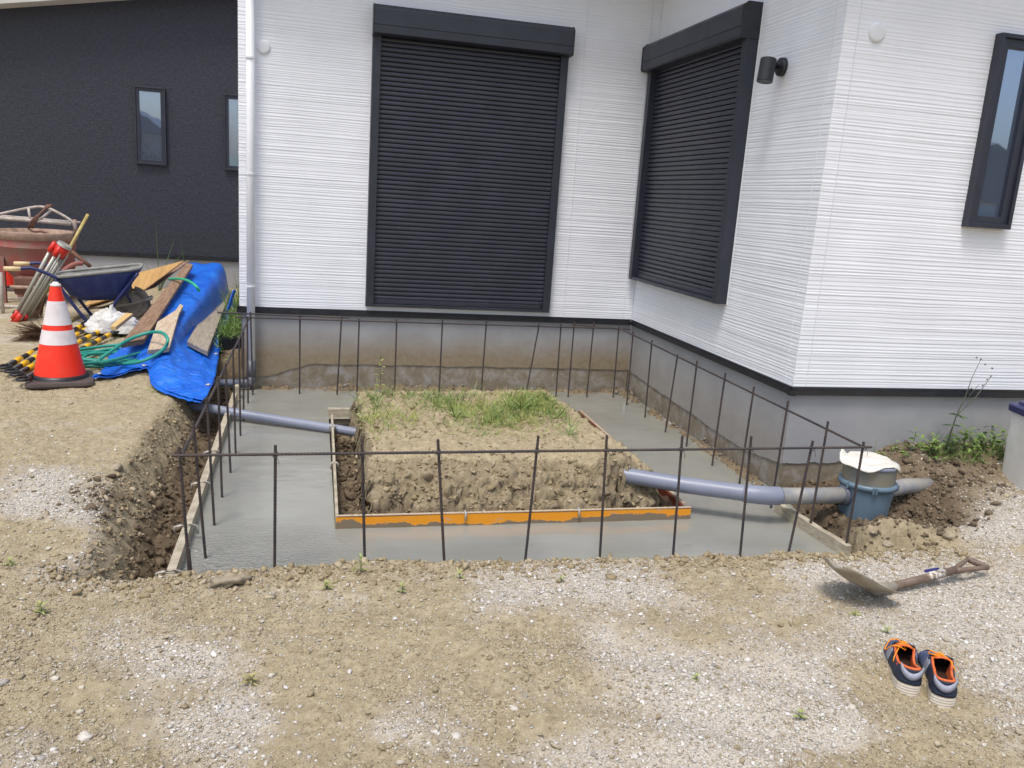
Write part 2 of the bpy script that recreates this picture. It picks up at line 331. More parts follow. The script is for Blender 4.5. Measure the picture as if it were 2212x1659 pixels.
# ------------------------------------------------------------------ ground
ZC = -.66
BL, BT = -3.30, -2.6      # pit lines
def rectmask(x, y, x0, x1, y0, y1, sx0, sx1, sy0, sy1):
    return ss(x0 - sx0, x0 + 1e-4, x) * (1 - ss(x1 - 1e-4, x1 + sx1, x)) * ss(y0 - sy0, y0 + 1e-4, y) * (1 - ss(y1 - 1e-4, y1 + sy1, y))
def ground(x, y, detail=True):
    n = fbm(x, y, 1.1, 4); n2 = fbm(x + 31, y + 7, 5.5, 4); n3 = fbm(x + 3, y + 77, 26, 4, .6)
    z = -.485 + .035 * n + .014 * n2
    z = z + .075 * ss(-1.2, .6, y) * (1 - ss(-3.35, -3.2, x))           # left yard a little higher
    # soil against the right wall
    z = z + .13 * ss(-3.0, -2.62, y) * ss(.15, .8, x)
    # rutted foreground
    flat = ss(-4.7, -4.4, x) * (1 - ss(-3.5, -3.35, x)) * ss(-.1, .2, y) * (1 - ss(4, 4.3, y)); z = z * (1 - flat) - .445 * flat
    z = z + .02 * np.sin((x * .5 + y) * 17 + 3 * n) * (1 - ss(-4.4, -3.9, y)) * ss(-.25, .25, fbm(x + 9, y, .8, 2))
    # excavation
    wob = .05 * fbm(x + 2, y + 4, 3.2, 4)
    xl = -3.44 + .07 * ss(-3.0, -3.6, y) + wob; yf = -3.66 + .35 * wob + .05 * fbm(x, y * 0, 2.6, 3); xr = .02 - .10 * (y + 2.6) * 0 + .02 * n2
    pit = ss(0, .27, x - (xl - .25)) * ss(-.1, .02, y - yf) * (1 - ss(.0, .5, x - xr - 0 * y)) * (1 - ss(.1, .35, y))
    pit = pit * (1 - ss(-3.3, -3.0, x) * 0)
    floor = -.77 + .022 * n2 + .03 * n3 * (x < -3.2)
    z = z * (1 - pit) + floor * pit
    # dug soil right of the end board (shallower), the hole by the chamber
    er = ss(.0, .09, x - (.01 - .11 * np.clip(-(y + 2.45), 0, 1.2))) * ss(-3.66, -3.40, y) * (1 - ss(.25, .8, x)) * (1 - ss(-2.6, -2.5, y))
    z = np.where(x > -.3, z * (1 - er) + (-.60 + .07 * ss(-3.15, -3.45, y) + .03 * n2) * er, z)
    hole = np.exp(-(((x - .58) / .2) ** 2 + ((y + 3.2) / .2) ** 2)); z = z - .13 * hole - .05 * np.exp(-(((x - .45) / .12) ** 2 + ((y + 3.08) / .16) ** 2))
    z = z + .03 * np.exp(-(((x - .14) / .16) ** 2 + ((y + 3.42) / .09) ** 2)) + .05 * np.exp(-(((x - .85) / .25) ** 2 + ((y + 3.05) / .12) ** 2))
    # rubble strip along both foundations
    strip = np.maximum((1 - ss(.05, .17, -y)) * ss(-3.28, -3.2, x), (1 - ss(.05, .16, -x)) * ss(-2.6, -2.5, y)) * (x < .1) * (y > -2.6)
    z = np.maximum(z, z * (1 - strip) + (-.655 + .05 * n2 + .03 * n3) * strip)
    # the island of earth left standing
    w2 = .035 * fbm(x + 40, y + 11, 4.5, 4)
    ix0, ix1 = -2.47 + w2, -.80 - .055 * (y + 2.6) + w2; iy0, iy1 = -2.84 + 1.2 * w2, -.86 + .12 * (x + 2.5) / 1.6 + w2
    isl = ss(0, .07, x - ix0) * (1 - ss(0, .10, x - ix1 + .06)) * ss(0, .44 - .2 * ss(-1.35, -1.1, x), y - iy0) ** .7 * (1 - ss(0, .09, y - iy1))
    top = -.475 + .02 * n + .012 * n2
    face = isl * (1 - isl) * 4
    zi = floor * (1 - isl) + top * isl + face * (.10 * np.abs(fbm(x + 5, y * 1.4, 6, 4, .6)) ** .8 - .03)
    zi = zi + .13 * np.exp(-(((x + 1.08) / .11) ** 2 + ((y + 2.655) / .09) ** 2))
    z = np.where((x > -2.6) & (x < -.68) & (y > -2.93) & (y < -.6), np.maximum(zi, np.where(y > -.93, z, -9)), z)
    if detail: z = z + .010 * n3 + face * .015 * n3 + .004 * fbm(x, y, 90, 2) + .012 * pit * n3
    z = np.where((y > -2.45) & (x > .0) & (x < 12) & (y < 5), -.75, z)      # under the house
    z = np.where((y > .12) & (x > -3.2) & (x < 12) & (y < 9), -.9, z)
    return z, pit, np.where((x > -2.6) & (x < -.68) & (y > -2.93) & (y < -.6), isl, 0), er, hole, strip
def axis(a, b, st, lo, hi, gr=1.18):
    core = list(np.arange(a, b + 1e-9, st)); L = []; s = st; p = a
    while p > lo: s *= gr; p -= s; L.append(p)
    Rr = []; s = st; p = core[-1]
    while p < hi: s *= gr; p += s; Rr.append(p)
    return np.array(L[::-1] + core + Rr)
gx = axis(-4.6, 1.75, .0125, -260, 260, 1.1); gy = axis(-5.9, .35, .0125, -260, 260, 1.1)
X, Y = np.meshgrid(gx, gy, indexing='ij')
Z, PIT, ISL, ER, HOLE, STRIP = ground(X, Y)
# craggy overhangs: push steep faces sideways too
G0, G1 = np.gradient(Z, gx, gy); st = np.clip(np.hypot(G0, G1) - .4, 0, 2.0)
near = (np.abs(X + 1.5) < 3) & (np.abs(Y + 2.8) < 3)
isf = (ISL > .01); XD = X + near * st * (.010 + .008 * isf) * fbm(Y * 2 + Z * 3, X * 2 + Z * 11, 6, 3, .5); YD = Y + near * st * (.010 + .026 * isf) * fbm(X * 1.6 + Z * 2, Y + Z * 9, 6, 4, .6)
V = np.stack([XD, YD, Z], -1).reshape(-1, 3)
PX, PY = proj(V); PX = PX.reshape(X.shape); PY = PY.reshape(X.shape)
BLOBS = [(370, 1400, 200, 75, 1), (470, 1570, 120, 110, .95), (900, 1570, 150, 90, .85), (40, 1640, 70, 70, .8), (1230, 1265, 190, 62, 1.0), (1430, 1420, 170, 90, .8),
         (1580, 1540, 240, 110, 1.0), (1400, 1640, 300, 60, .75), (2080, 1290, 330, 85, 1.1), (2180, 1460, 110, 190, 1.1), (1800, 1240, 150, 50, .7), (60, 1070, 90, 60, .8), (200, 1090, 110, 50, .9),
         (2190, 1110, 110, 60, 1.1), (650, 1275, 150, 26, .6), (1900, 1390, 140, 50, .8), (280, 1230, 130, 50, .35), (80, 1230, 120, 50, .4), (2180, 1620, 120, 60, .2), (1760, 1600, 120, 60, .7)]
def gravelmask(x, y, px, py):
    g = np.zeros_like(px)
    wx = 70 * fbm(x + 3, y, 1.6, 4, .6); wy = 40 * fbm(x, y + 8, 1.6, 4, .6)
    for a, b, rx, ry, s in BLOBS:
        g = g + s * np.exp(-(((px + wx - a) / rx / .95) ** 2 + ((py + wy - b) / ry / .95) ** 2) * .9)
    g = np.minimum(g, 1.0); g = np.where((y > .3) | (y < -7), .3, g)
    return ss(.12, .98, g + .62 * fbm(x, y, 3.4, 6, .66))
GR = gravelmask(X, Y, PX, PY)
ondug = np.clip(PIT * 1.3, 0, 1)
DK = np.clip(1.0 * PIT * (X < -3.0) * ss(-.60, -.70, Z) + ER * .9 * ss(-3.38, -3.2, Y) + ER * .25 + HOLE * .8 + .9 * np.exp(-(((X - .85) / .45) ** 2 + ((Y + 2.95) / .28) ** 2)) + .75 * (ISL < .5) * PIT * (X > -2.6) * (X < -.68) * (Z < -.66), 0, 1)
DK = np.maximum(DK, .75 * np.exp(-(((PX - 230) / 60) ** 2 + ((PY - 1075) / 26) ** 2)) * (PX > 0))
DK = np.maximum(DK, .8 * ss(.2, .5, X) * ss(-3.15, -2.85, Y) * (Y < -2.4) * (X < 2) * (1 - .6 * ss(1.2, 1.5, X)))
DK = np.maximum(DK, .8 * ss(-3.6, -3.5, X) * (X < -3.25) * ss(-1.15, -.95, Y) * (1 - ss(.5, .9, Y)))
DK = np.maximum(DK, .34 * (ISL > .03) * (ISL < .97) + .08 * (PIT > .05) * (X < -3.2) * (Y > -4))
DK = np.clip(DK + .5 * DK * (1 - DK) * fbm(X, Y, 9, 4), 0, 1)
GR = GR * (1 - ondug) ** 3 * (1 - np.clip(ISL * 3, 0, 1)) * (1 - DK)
nx, ny = X.shape; ii = (np.arange(nx - 1)[:, None] * ny + np.arange(ny - 1)[None]).ravel()
F = np.stack([ii, ii + ny, ii + ny + 1, ii + 1], 1)
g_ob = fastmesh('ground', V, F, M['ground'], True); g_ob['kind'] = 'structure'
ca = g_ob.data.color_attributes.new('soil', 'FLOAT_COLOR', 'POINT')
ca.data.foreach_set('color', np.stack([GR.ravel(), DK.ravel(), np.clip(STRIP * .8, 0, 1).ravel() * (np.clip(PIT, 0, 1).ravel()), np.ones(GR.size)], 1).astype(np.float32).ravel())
def gz(x, y):
    return float(ground(np.array([float(x)]), np.array([float(y)]))[0][0])
# stones scattered over it (merged, nobody could count them)
t_ = (1 + 5 ** .5) / 2
ICO = np.array([(-1, t_, 0), (1, t_, 0), (-1, -t_, 0), (1, -t_, 0), (0, -1, t_), (0, 1, t_), (0, -1, -t_), (0, 1, -t_), (t_, 0, -1), (t_, 0, 1), (-t_, 0, -1), (-t_, 0, 1)]) / 1.9
ICF = np.array([(0, 11, 5), (0, 5, 1), (0, 1, 7), (0, 7, 10), (0, 10, 11), (1, 5, 9), (5, 11, 4), (11, 10, 2), (10, 7, 6), (7, 1, 8), (3, 9, 4), (3, 4, 2), (3, 2, 6), (3, 6, 8), (3, 8, 9), (4, 9, 5), (2, 4, 11), (6, 2, 10), (8, 6, 7), (9, 8, 1)])
def stones(name, pts, size, matl, flat=.62, label=None, sink=.25, oct_=False):
    BV, BF = (OCV, OCF) if oct_ else (ICO, ICF); nb = len(BV); n = len(pts); q = rng.normal(size=(n, 4)); q /= np.linalg.norm(q, axis=1)[:, None]
    a, b, c, d = q.T
    Rm = np.stack([np.stack([1 - 2 * (c * c + d * d), 2 * (b * c - a * d), 2 * (b * d + a * c)], -1), np.stack([2 * (b * c + a * d), 1 - 2 * (b * b + d * d), 2 * (c * d - a * b)], -1), np.stack([2 * (b * d - a * c), 2 * (c * d + a * b), 1 - 2 * (b * b + c * c)], -1)], 1)
    s3 = size[:, None] * rng.uniform(.42, 1.35, (n, 3))
    base = (BV[None] + rng.normal(0, .2, (n, nb, 3))) * rng.uniform(.6, 1.25, (n, nb, 1)) * s3[:, None]
    v = np.einsum('nij,nkj->nki', Rm, base); v[..., 2] *= flat
    v += pts[:, None]; v[..., 2] += (size * (flat - sink))[:, None] * .5
    f = BF[None] + (np.arange(n) * nb)[:, None, None]
    ob = fastmesh(name, v.reshape(-1, 3), f.reshape(-1, 3), matl); ob['kind'] = 'stuff'; ob['label'] = label; ob['category'] = name.replace('_', ' ')
    return ob
OCV = np.array([(1, 0, 0), (-1, 0, 0), (0, 1, 0), (0, -1, 0), (0, 0, 1), (0, 0, -1)]) * 1.1; OCF = np.array([(0, 2, 4), (2, 1, 4), (1, 3, 4), (3, 0, 4), (2, 0, 5), (1, 2, 5), (3, 1, 5), (0, 3, 5)])
def sample(n, x0, x1, y0, y1, dens):
    x = rng.uniform(x0, x1, n); y = rng.uniform(y0, y1, n)
    z, pit, isl, er, hole, strip = ground(x, y)
    px, py = proj(np.stack([x, y, z], -1)); ok = (px > -120) & (px < 2330) & (py < 1800) & (py > 540)
    keep = ok & (rng.random(n) < dens(x, y, z, pit, isl, er, hole, strip, px, py))
    return np.stack([x, y, z], -1)[keep]
FPX = [(1010, 1420), (1060, 1462), (1110, 1500), (1180, 1560), (960, 1380), (1240, 1600), (1752, 1475), (1790, 1520), (1700, 1440), (1830, 1590), (620, 1560), (300, 1560), (200, 1480), (1330, 1370)]
FPW = [H(a_, b_, 2, -.485) for a_, b_ in FPX]
def foot(x, y):
    f = 0
    for k, p in enumerate(FPW):
        c, s_ = math.cos(.6 + k), math.sin(.6 + k); u = (x - p[0]) * c + (y - p[1]) * s_; v = -(x - p[0]) * s_ + (y - p[1]) * c; f = np.maximum(f, np.exp(-((u / .11) ** 4 + (v / .045) ** 4)))
    return 1 - .88 * f
def dgr(x, y, z, pit, isl, er, hole, strip, px, py):
    return gravelmask(x, y, px, py) ** 1.3 * (pit < .1) * (isl < .1) * (1 - np.clip(er + hole * 1.5, 0, 1)) * (y < .3) + .06 * (pit < .1) * (isl < .1)
P = sample(330000, -5.2, 2.3, -5.9, -1.9, dgr); stones('gravel', P, rng.lognormal(-5.7, .42, len(P)).clip(.002, .012), M['gravel'], label='pale crushed gravel spread in patches over the soil')
def dcl(x, y, z, pit, isl, er, hole, strip, px, py):
    cl = ss(-.05, .3, fbm(x + 50, y, 2.2, 4)); return foot(x, y) * (.32 + .6 * cl) * (pit < .5) * (1 - .6 * gravelmask(x, y, px, py)) * (.25 + .75 * ss(.5, -1.5, y))
P = np.concatenate([sample(230000, -5, 2.4, -5.9, -2.6, dcl), sample(70000, -7, 2.5, -2.6, 3.5, dcl)]); stones('pebbles', P, (rng.lognormal(-5.85, .55, len(P))).clip(.0016, .017), M['clods'], label='tan pebbles and small clods of soil over the yard')
def dgrit(x, y, z, pit, isl, er, hole, strip, px, py):
    return (.35 + .65 * ss(-.2, .3, fbm(x + 20, y + 3, 2.6, 5, .65))) * (pit < .3) * (isl < .05) * foot(x, y)
P = sample(520000, -4.8, 2.3, -5.7, -3.6, dgrit); P2 = sample(160000, -5.5, .2, -3.6, -.4, dgrit); P = np.concatenate([P, P2])
stones('grit', P, rng.uniform(.0011, .0027, len(P)) * rng.choice([1, 1.5], len(P)), M['grit'], label='fine grit over the compacted soil', oct_=True)
def dface(x, y, z, pit, isl, er, hole, strip, px, py):
    return ((isl > .02) & (isl < .98)) * .8 + (isl >= .98) * .12 + ((pit > .03) & (pit < .8)) * .75 * (er < .1)
P = sample(80000, -3.75, .1, -3.95, -.3, dface); stones('earth_lumps', P, (rng.lognormal(-5.35, .65, len(P))).clip(.002, .024), M['lumps'], .8, label='crumbly tan earth lumps on the cut soil faces', sink=.6)
def ddark(x, y, z, pit, isl, er, hole, strip, px, py):
    tr = (pit > .6) * (x < -3.30) + ((x > -2.6) & (x < -.66) & (y > -2.93) & (y < -.93) & (isl < .05))
    return np.clip(tr * .8 + er * .7 + hole * .7 + .7 * np.exp(-(((x - .8) / .35) ** 2 + ((y + 2.95) / .22) ** 2)) + .8 * np.exp(-(((px - 230) / 60) ** 2 + ((py - 1075) / 26) ** 2)), 0, 1)
P = sample(60000, -4.6, 1.6, -3.9, .2, ddark); stones('damp_soil_clods', P, (rng.lognormal(-4.75, .5, len(P))).clip(.004, .026), M['darkclods'], .85, label='dark damp clods of freshly dug soil')
P = sample(50000, -3.3, .1, -2.6, 0.02, lambda x, y, z, pit, isl, er, hole, strip, px, py: (strip > .3) * (.25 + .5 * (fbm(x + 3, y, 4, 3) > 0)) * (isl < .02))
stones('mortar_chips', P, (rng.lognormal(-5.35, .55, len(P))).clip(.002, .018), M['greychips'], .8, label='grey mortar chips and soil along the foundation foot')
# bigger clods along the front lip of the pit
P = sample(40000, -3.7, .2, -4.15, -3.55, lambda x, y, z, pit, isl, er, hole, strip, px, py: (pit < .45) * .30 * np.exp(-((y + 3.75) / .12) ** 2)); stones('lip_clods', P, (rng.lognormal(-5.2, .6, len(P))).clip(.003, .017), M['lumps'], .8, label='clods heaped along the near lip of the trench')

# ------------------------------------------------------------------ wet concrete in the trench
cx = np.arange(-3.30, .16, .012); cy = np.arange(-3.9, 0.0, .012)
CX, CY = np.meshgrid(cx, cy, indexing='ij'); CZ = ZC + .0022 * fbm(CX, CY, 7, 3)
_i = [H(727, 1114, 2, -.6), H(724, 1116, 2, -.6), H(1491, 1097, 2, -.6), H(1476, 1090, 2, -.6), H(1252, 888, 2, -.6)]
HX0 = _i[0][0] - .004; HX1 = lambda y: _i[3][0] + (y - _i[3][1]) / (_i[4][1] - _i[3][1]) * (_i[4][0] - _i[3][0]) - .007; HY0 = lambda x: _i[1][1] - .007 + (x - _i[1][0]) / (_i[2][0] - _i[1][0]) * (_i[2][1] - _i[1][1])
mb = MB(); n_, m_ = CX.shape; idx = np.arange(n_ * m_).reshape(n_, m_)
rightlim = lambda y: np.where(y > -2.5, -.02, -.02 - .13 * (-(y + 2.5)))
xc = (CX[:-1, :-1] + .006); yc = (CY[:-1, :-1] + .006)
hole_ = (xc > HX0) & (xc < HX1(yc)) & (yc > HY0(xc)) & (yc < -.94)
keep = ~hole_ & (xc < rightlim(yc) + .03) & (xc > -3.285)
fs = np.stack([idx[:-1, :-1], idx[1:, :-1], idx[1:, 1:], idx[:-1, 1:]], -1)[keep]
c_ob = fastmesh('wet_concrete', np.stack([CX, CY, CZ], -1).reshape(-1, 3), fs.reshape(-1, 4), M['concrete'], True); c_ob['kind'] = 'structure'
c_ob['label'] = 'freshly poured wet grey concrete filling the trench'

# ------------------------------------------------------------------ house
house = empty('house', (0, 0, -.6), 'white ribbed house with black roller shutters on a grey foundation', 'house')
LW, WB = -3.30, -2.586
prof = {}
def make_profile():
    z = np.arange(-.1, 3.4, .001); h = np.zeros_like(z); p = 0; r = random.Random(3)
    pat = []
    while p < .455:
        d = r.choice([.011, .014, .018, .023, .028, .016]); pat.append((p, d, r.uniform(.5, 1))); p += d
    per = p; q = (z + .1) % per
    for a, d, am in pat:
        s = (q >= a) & (q < a + d); u = (q[s] - a) / d
        h[s] = am * (np.where(u < .22, u / .22, 1 - (u - .22) / .78 * .9))
    k = np.ones(3) / 3; return z, np.convolve(h, k, 'same') * .0033
PZ, PH = make_profile()
def siding(P0, U, N, length, z0, z1, seed, holes=()):
    us = np.linspace(0, length, max(3, int(length / .045))); zs = np.arange(z0, z1, .0035)
    Ug, Zg = np.meshgrid(us, zs, indexing='ij')
    wp = .007 * fbm(Ug + seed * 3.3, Zg * 4, 1.6, 3) + .0035 * fbm(Ug + seed, Zg * 9, 5, 2)
    hh = np.interp(Zg + wp, PZ, PH) + .0016 * fbm(Ug * .5 + seed, Zg * 30, 2, 3)
    P = np.array(P0)[None, None] + Ug[..., None] * np.array(U) + hh[..., None] * np.array(N); P[..., 2] += Zg
    return P, hh
def siding_part(name, P0, U, N, length, z0, z1, seed):
    P, _ = siding(P0, U, N, length, z0, z1, seed); n, m = P.shape[:2]
    mb = MB(); mb.grid(P)
    if np.dot(np.cross(np.array(U), [0, 0, 1]), N) < 0: mb.f = [f[::-1] for f in mb.f]
    return mb.build(name, M['siding'], house, smooth=True)
TOP = 2.85
siding_part('siding', (LW, 0, 0), (1, 0, 0), (0, -1, 0), -LW, 0, TOP, 1)
siding_part('siding', (0, 0, 0), (0, -1, 0), (-1, 0, 0), -WB, 0, TOP, 2)
siding_part('siding', (0, WB, 0), (1, 0, 0), (0, -1, 0), 4.5, 0, TOP, 3)
siding_part('siding', (LW, 0, 0), (0, 1, 0), (-1, 0, 0), 4.4, 0, TOP, 4)
mb = MB(); mb.grid(np.array([[(x, 4.4, z) for z in np.linspace(0, 3.6, 12)] for x in np.linspace(-12, LW, 30)]))
mb.build('dark_siding', M['darksiding'], house)
# sealant seams
def seam(p, q, wdt=.004):
    return MB().tube([p, q], wdt * .45, 6)
for p, q in [((-.085, -.0042, 0), (-.085, -.0042, TOP)), ((-.0042, WB + .085, 0), (-.0042, WB + .085, TOP)), ((.085, WB - .0042, 0), (.085, WB - .0042, TOP)), ((-.635, -.0042, 0), (-.635, -.0042, TOP)), ((-.0035, -.0045, 0), (-.0035, -.0045, TOP)), ((-.001, WB - .001, 0), (-.001, WB - .001, TOP))]:
    seam(p, q).build('sealant_joint', M['seal'], house)
# base flashing with a small step
def flashing(P0, U, N, L, ext0=0, ext1=0):
    P0 = np.array(P0, float); U = np.array(U, float); N = np.array(N, float)
    pr = [(-.01, 0.002), (.012, .002), (.012, -.018), (.020, -.018), (.020, -.045), (.006, -.050), (-.02, -.05)]
    A = np.array([[P0 + U * u + N * a + np.array([0, 0, z]) for a, z in pr] for u in (-ext0, L + ext1)])
    mb = MB(); mb.grid(A); return mb
flashing((LW, 0, 0), (1, 0, 0), (0, -1, 0), -LW, .02, -.02).build('base_flashing', M['flash'], house)
flashing((0, 0, 0), (0, -1, 0), (-1, 0, 0), -WB, -.02, .02).build('base_flashing', M['flash'], house)
flashing((0, WB, 0), (1, 0, 0), (0, -1, 0), 4.5, .02, 0).build('base_flashing', M['flash'], house)
flashing((LW, 4.4, 0), (0, -1, 0), (-1, 0, 0), 4.4, 0, .02).build('base_flashing', M['flash'], house)
flashing((-12, 4.4, 0), (1, 0, 0), (0, -1, 0), 12 + LW, 0, 0).build('base_flashing', M['flash'], house)
# foundation: mortar coat with a ragged lower edge over rough footing
def mortar(P0, U, N, L, edge, m_, name='foundation'):
    us = np.arange(0, L + .006, .012); us = us * L / us[-1]
    P0 = np.array(P0, float); U = np.array(U, float); N = np.array(N, float)
    e = np.array([edge(u) for u in us]) + .009 * fbm(us, us * 0 + P0[0] * 3, 9, 5, .6) + .006 * fbm(us, us * 0, 60, 2)
    rows = []
    for k, (off, zf) in enumerate([(0, 0), (0, .5), (0, .9), (0, 1), (-.008, 1.0)]):
        rows.append(P0[None] + us[:, None] * U + N * off + np.stack([us * 0, us * 0, -.03 + (e + .03) * zf], 1))
    mb = MB(); mb.grid(np.stack(rows, 1)); o = mb.build(name, m_, house)
    mb = MB(); mb.grid(np.array([[P0 + U * u - N * .0075 + np.array([0, 0, z]) for z in np.linspace(-.35, -1.0, 12)] for u in np.linspace(0, L, 40)])); mb.build('footing', M['lower'], house)
fo = .012
mortar((LW + fo, fo, 0), (1, 0, 0), (0, -1, 0), -LW, lambda u: -.455 - (.115 * (1 - ss(.12, .62, u))), M['mortarA'])
mortar((fo, fo, 0), (0, -1, 0), (-1, 0, 0), -WB, lambda u: -.458 - .075 * min(1, u / 2.1) + .05 * ss(2.1, 2.6, u), M['mortarB'])
mortar((fo, WB + fo, 0), (1, 0, 0), (0, -1, 0), 4.5, lambda u: -.475 + .09 * ss(.3, .9, u), M['mortarC'])
mortar((LW + fo, 4.4, 0), (0, -1, 0), (-1, 0, 0), 4.4, lambda u: -.50, M['mortarB'])
mortar((-12, 4.4 + fo, 0), (1, 0, 0), (0, -1, 0), 12 + LW, lambda u: -.6, M['mortarC'])
# roofs
mb = MB(); mb.box(-3.75, 5.2, -3.05, 9, TOP + .05, TOP + .25); 
mb = MB()
mb.add([(LW - .01, -.38, TOP), (-.38, -.38, TOP), (-.38, WB - .38, TOP), (5, WB - .38, TOP), (5, 9, TOP), (LW - .01, 9, TOP), (LW - .01, -.38, TOP + .2), (-.38, -.38, TOP + .2), (-.38, WB - .38, TOP + .2), (5, WB - .38, TOP + .2), (5, 9, TOP + .9), (LW - .01, 9, TOP + .9)],
       [(5, 4, 3, 2, 1, 0), (0, 1, 7, 6), (1, 2, 8, 7), (2, 3, 9, 8), (3, 4, 10, 9), (4, 5, 11, 10), (5, 0, 6, 11), (6, 7, 8, 9, 10, 11)])
mb.build('roof', M['soffit'], house)
a = H(0, 8, 1, 4.15); b = H(120, 0, 1, 4.15); sl = (b[2] - a[2]) / (b[0] - a[0]); zr = lambda x: a[2] + (x - a[0]) * sl
mb = MB(); x0, x1 = -10, LW - .01
mb.hexa([(x0, 4.15, zr(x0)), (x1, 4.15, zr(x1)), (x1, 9, zr(x1)), (x0, 9, zr(x0))], [(x0, 4.15, zr(x0) + .18), (x1, 4.15, zr(x1) + .18), (x1, 9, zr(x1) + .18), (x0, 9, zr(x0) + .18)])
mb.build('roof', M['soffit'], house)
# windows
def window(P0, U, N, wdt, z0, z1, fw=.045, dep=.03):
    P0 = np.array(P0, float); U = np.array(U, float); N = np.array(N, float)
    def bx(mb, u0, u1, za, zb, n0, n1):
        c = lambda u, z, n: P0 + U * u + N * n + np.array([0, 0, z])
        mb.hexa([c(u0, za, n0), c(u1, za, n0), c(u1, za, n1), c(u0, za, n1)], [c(u0, zb, n0), c(u1, zb, n0), c(u1, zb, n1), c(u0, zb, n1)])
    o = MB(); o.add([P0 + U * u + N * .006 + np.array([0, 0, z]) for u, z in ((0, z0), (wdt, z0), (wdt, z1), (0, z1))], [(0, 1, 2, 3)])
    wn = o.build('window', M['charcoal'], house)
    f = MB(); bx(f, 0, fw * .5, z0, z1, -.004, dep); bx(f, wdt - fw * .5, wdt, z0, z1, -.004, dep); bx(f, fw * .5, wdt - fw * .5, z0, z0 + fw * .6, -.004, dep); bx(f, fw * .5, wdt - fw * .5, z1 - fw * .5, z1, -.004, dep)
    q = .5 * fw
    bx(f, q, q + fw, z0 + q, z1 - q, 0, dep * .7); bx(f, wdt - q - fw, wdt - q, z0 + q, z1 - q, 0, dep * .7); bx(f, q + fw, wdt - q - fw, z0 + q, z0 + q + fw, 0, dep * .7); bx(f, q + fw, wdt - q - fw, z1 - q - fw, z1 - q, 0, dep * .7)
    f.build('frame', M['charcoal'], wn, bevel=.002)
    g = MB(); k = q + fw; g.add([P0 + U * u + N * (.011) + np.array([0, 0, z]) for u, z in ((k, z0 + k), (wdt - k, z0 + k), (wdt - k, z1 - k), (k, z1 - k))], [(0, 1, 2, 3)])
    g.build('pane', M['glass'], wn)
wa = H(288, 184, 1, 4.36); wb_ = H(360, 358, 1, 4.36); wc = H(483, 203, 1, 4.36)
window((wa[0], 4.4, 0), (1, 0, 0), (0, -1, 0), wb_[0] - wa[0], wb_[2], wa[2], .037, .04)
window((wc[0], 4.4, 0), (1, 0, 0), (0, -1, 0), wb_[0] - wa[0], wb_[2], wa[2], .037, .04)
window((.955, WB, 0), (1, 0, 0), (0, -1, 0), .30, .98, 2.04, .045, .055)
# roller shutters
def shutter(P0, U, N, wdt, z0, z1, zb, fd, bd, bx0=0, bx1=0):
    P0 = np.array(P0, float); U = np.array(U, float); N = np.array(N, float)
    c = lambda u, z, n: P0 + U * u + N * n + np.array([0, 0, z])
    def bx(mb, u0, u1, za, zb_, n0, n1):
        mb.hexa([c(u0, za, n0), c(u1, za, n0), c(u1, za, n1), c(u0, za, n1)], [c(u0, zb_, n0), c(u1, zb_, n0), c(u1, zb_, n1), c(u0, zb_, n1)])
    pitch = .0352; zs = []; ns = []
    z = z0 + .055
    while z < z1 - .002:
        for f_, n_ in ((0, .012), (.03, .021), (.10, .0285), (.22, .0315), (.5, .0320), (.78, .0300), (.90, .0255), (.94, .012)):
            zs.append(z + f_ * pitch); ns.append(n_)
        z += pitch
    A = np.array([[c(u, zz, nn) for zz, nn in zip(zs, ns)] for u in (.055, wdt - .055)])
    sh = MB(); sh.grid(A); S = sh.build('roller_shutter', M['shutter'], house)
    f = MB(); bx(f, 0, .062, z0, z1, -.01, fd); f.build('side_rail', M['charcoal'], S, bevel=.003)
    f = MB(); bx(f, wdt - .062, wdt, z0, z1, -.01, fd); f.build('side_rail', M['charcoal'], S, bevel=.003)
    f = MB(); bx(f, .0625, wdt - .0625, z0, z0 + .022, -.01, fd - .004); f.build('sill_rail', M['charcoal'], S, bevel=.002)
    f = MB(); bx(f, .064, wdt - .064, z0 + .024, z0 + .058, 0, .036); f.build('bottom_rail', M['shutter'], S, bevel=.003)
    for u in (.082, wdt - .082):
        f = MB(); bx(f, u - .006, u + .006, z0 + .045, z0 + .08, .03, .044); f.build('latch', M['flash'], S, bevel=.002)
    pr = [(-.01, zb), (bd - .036, zb), (bd - .001, zb - .030), (bd, zb - .033), (bd, zb - .145), (bd - .004, zb - .146), (bd - .004, zb - .149), (bd, zb - .15), (bd - .002, z1 + .006), (bd - .02, z1 - .003), (-.01, z1 - .003)]
    f = MB(); n = len(pr); f.add([c(u, zz, nn) for u in (-bx0, wdt + bx1) for nn, zz in pr], [tuple([i, (i + 1) % n, (i + 1) % n + n, i + n]) for i in range(n)] + [tuple(range(n))[::-1], tuple(range(n, 2 * n))])
    f.build('shutter_box', M['charcoal'], S, bevel=.0015)
    for u in (-bx0 - .006, wdt + bx1):
        f = MB(); f.add([c(u + d, zz + (.003 if zz > (zb + z1) / 2 else -.003), nn + .003) for d in (0, .006) for nn, zz in pr], [tuple([i, (i + 1) % n, (i + 1) % n + n, i + n]) for i in range(n)] + [tuple(range(n))[::-1], tuple(range(n, 2 * n))])
        f.build('end_cap', M['flash'], S)
    for u in (-.004, wdt + .004): MB().tube([c(u, z0 - .003, .003), c(u, zb, .003)], .004, 6).build('sealant_joint', M['seal'], S)
shutter((-2.322, 0, 0), (1, 0, 0), (0, -1, 0), 1.545, .042, 2.105, 2.315, .06, .135, 0, .008)
shutter((0, -.035, 0), (0, -1, 0), (-1, 0, 0), 1.645, .362, 2.06, 2.27, .085, .14, 0.02, .0)
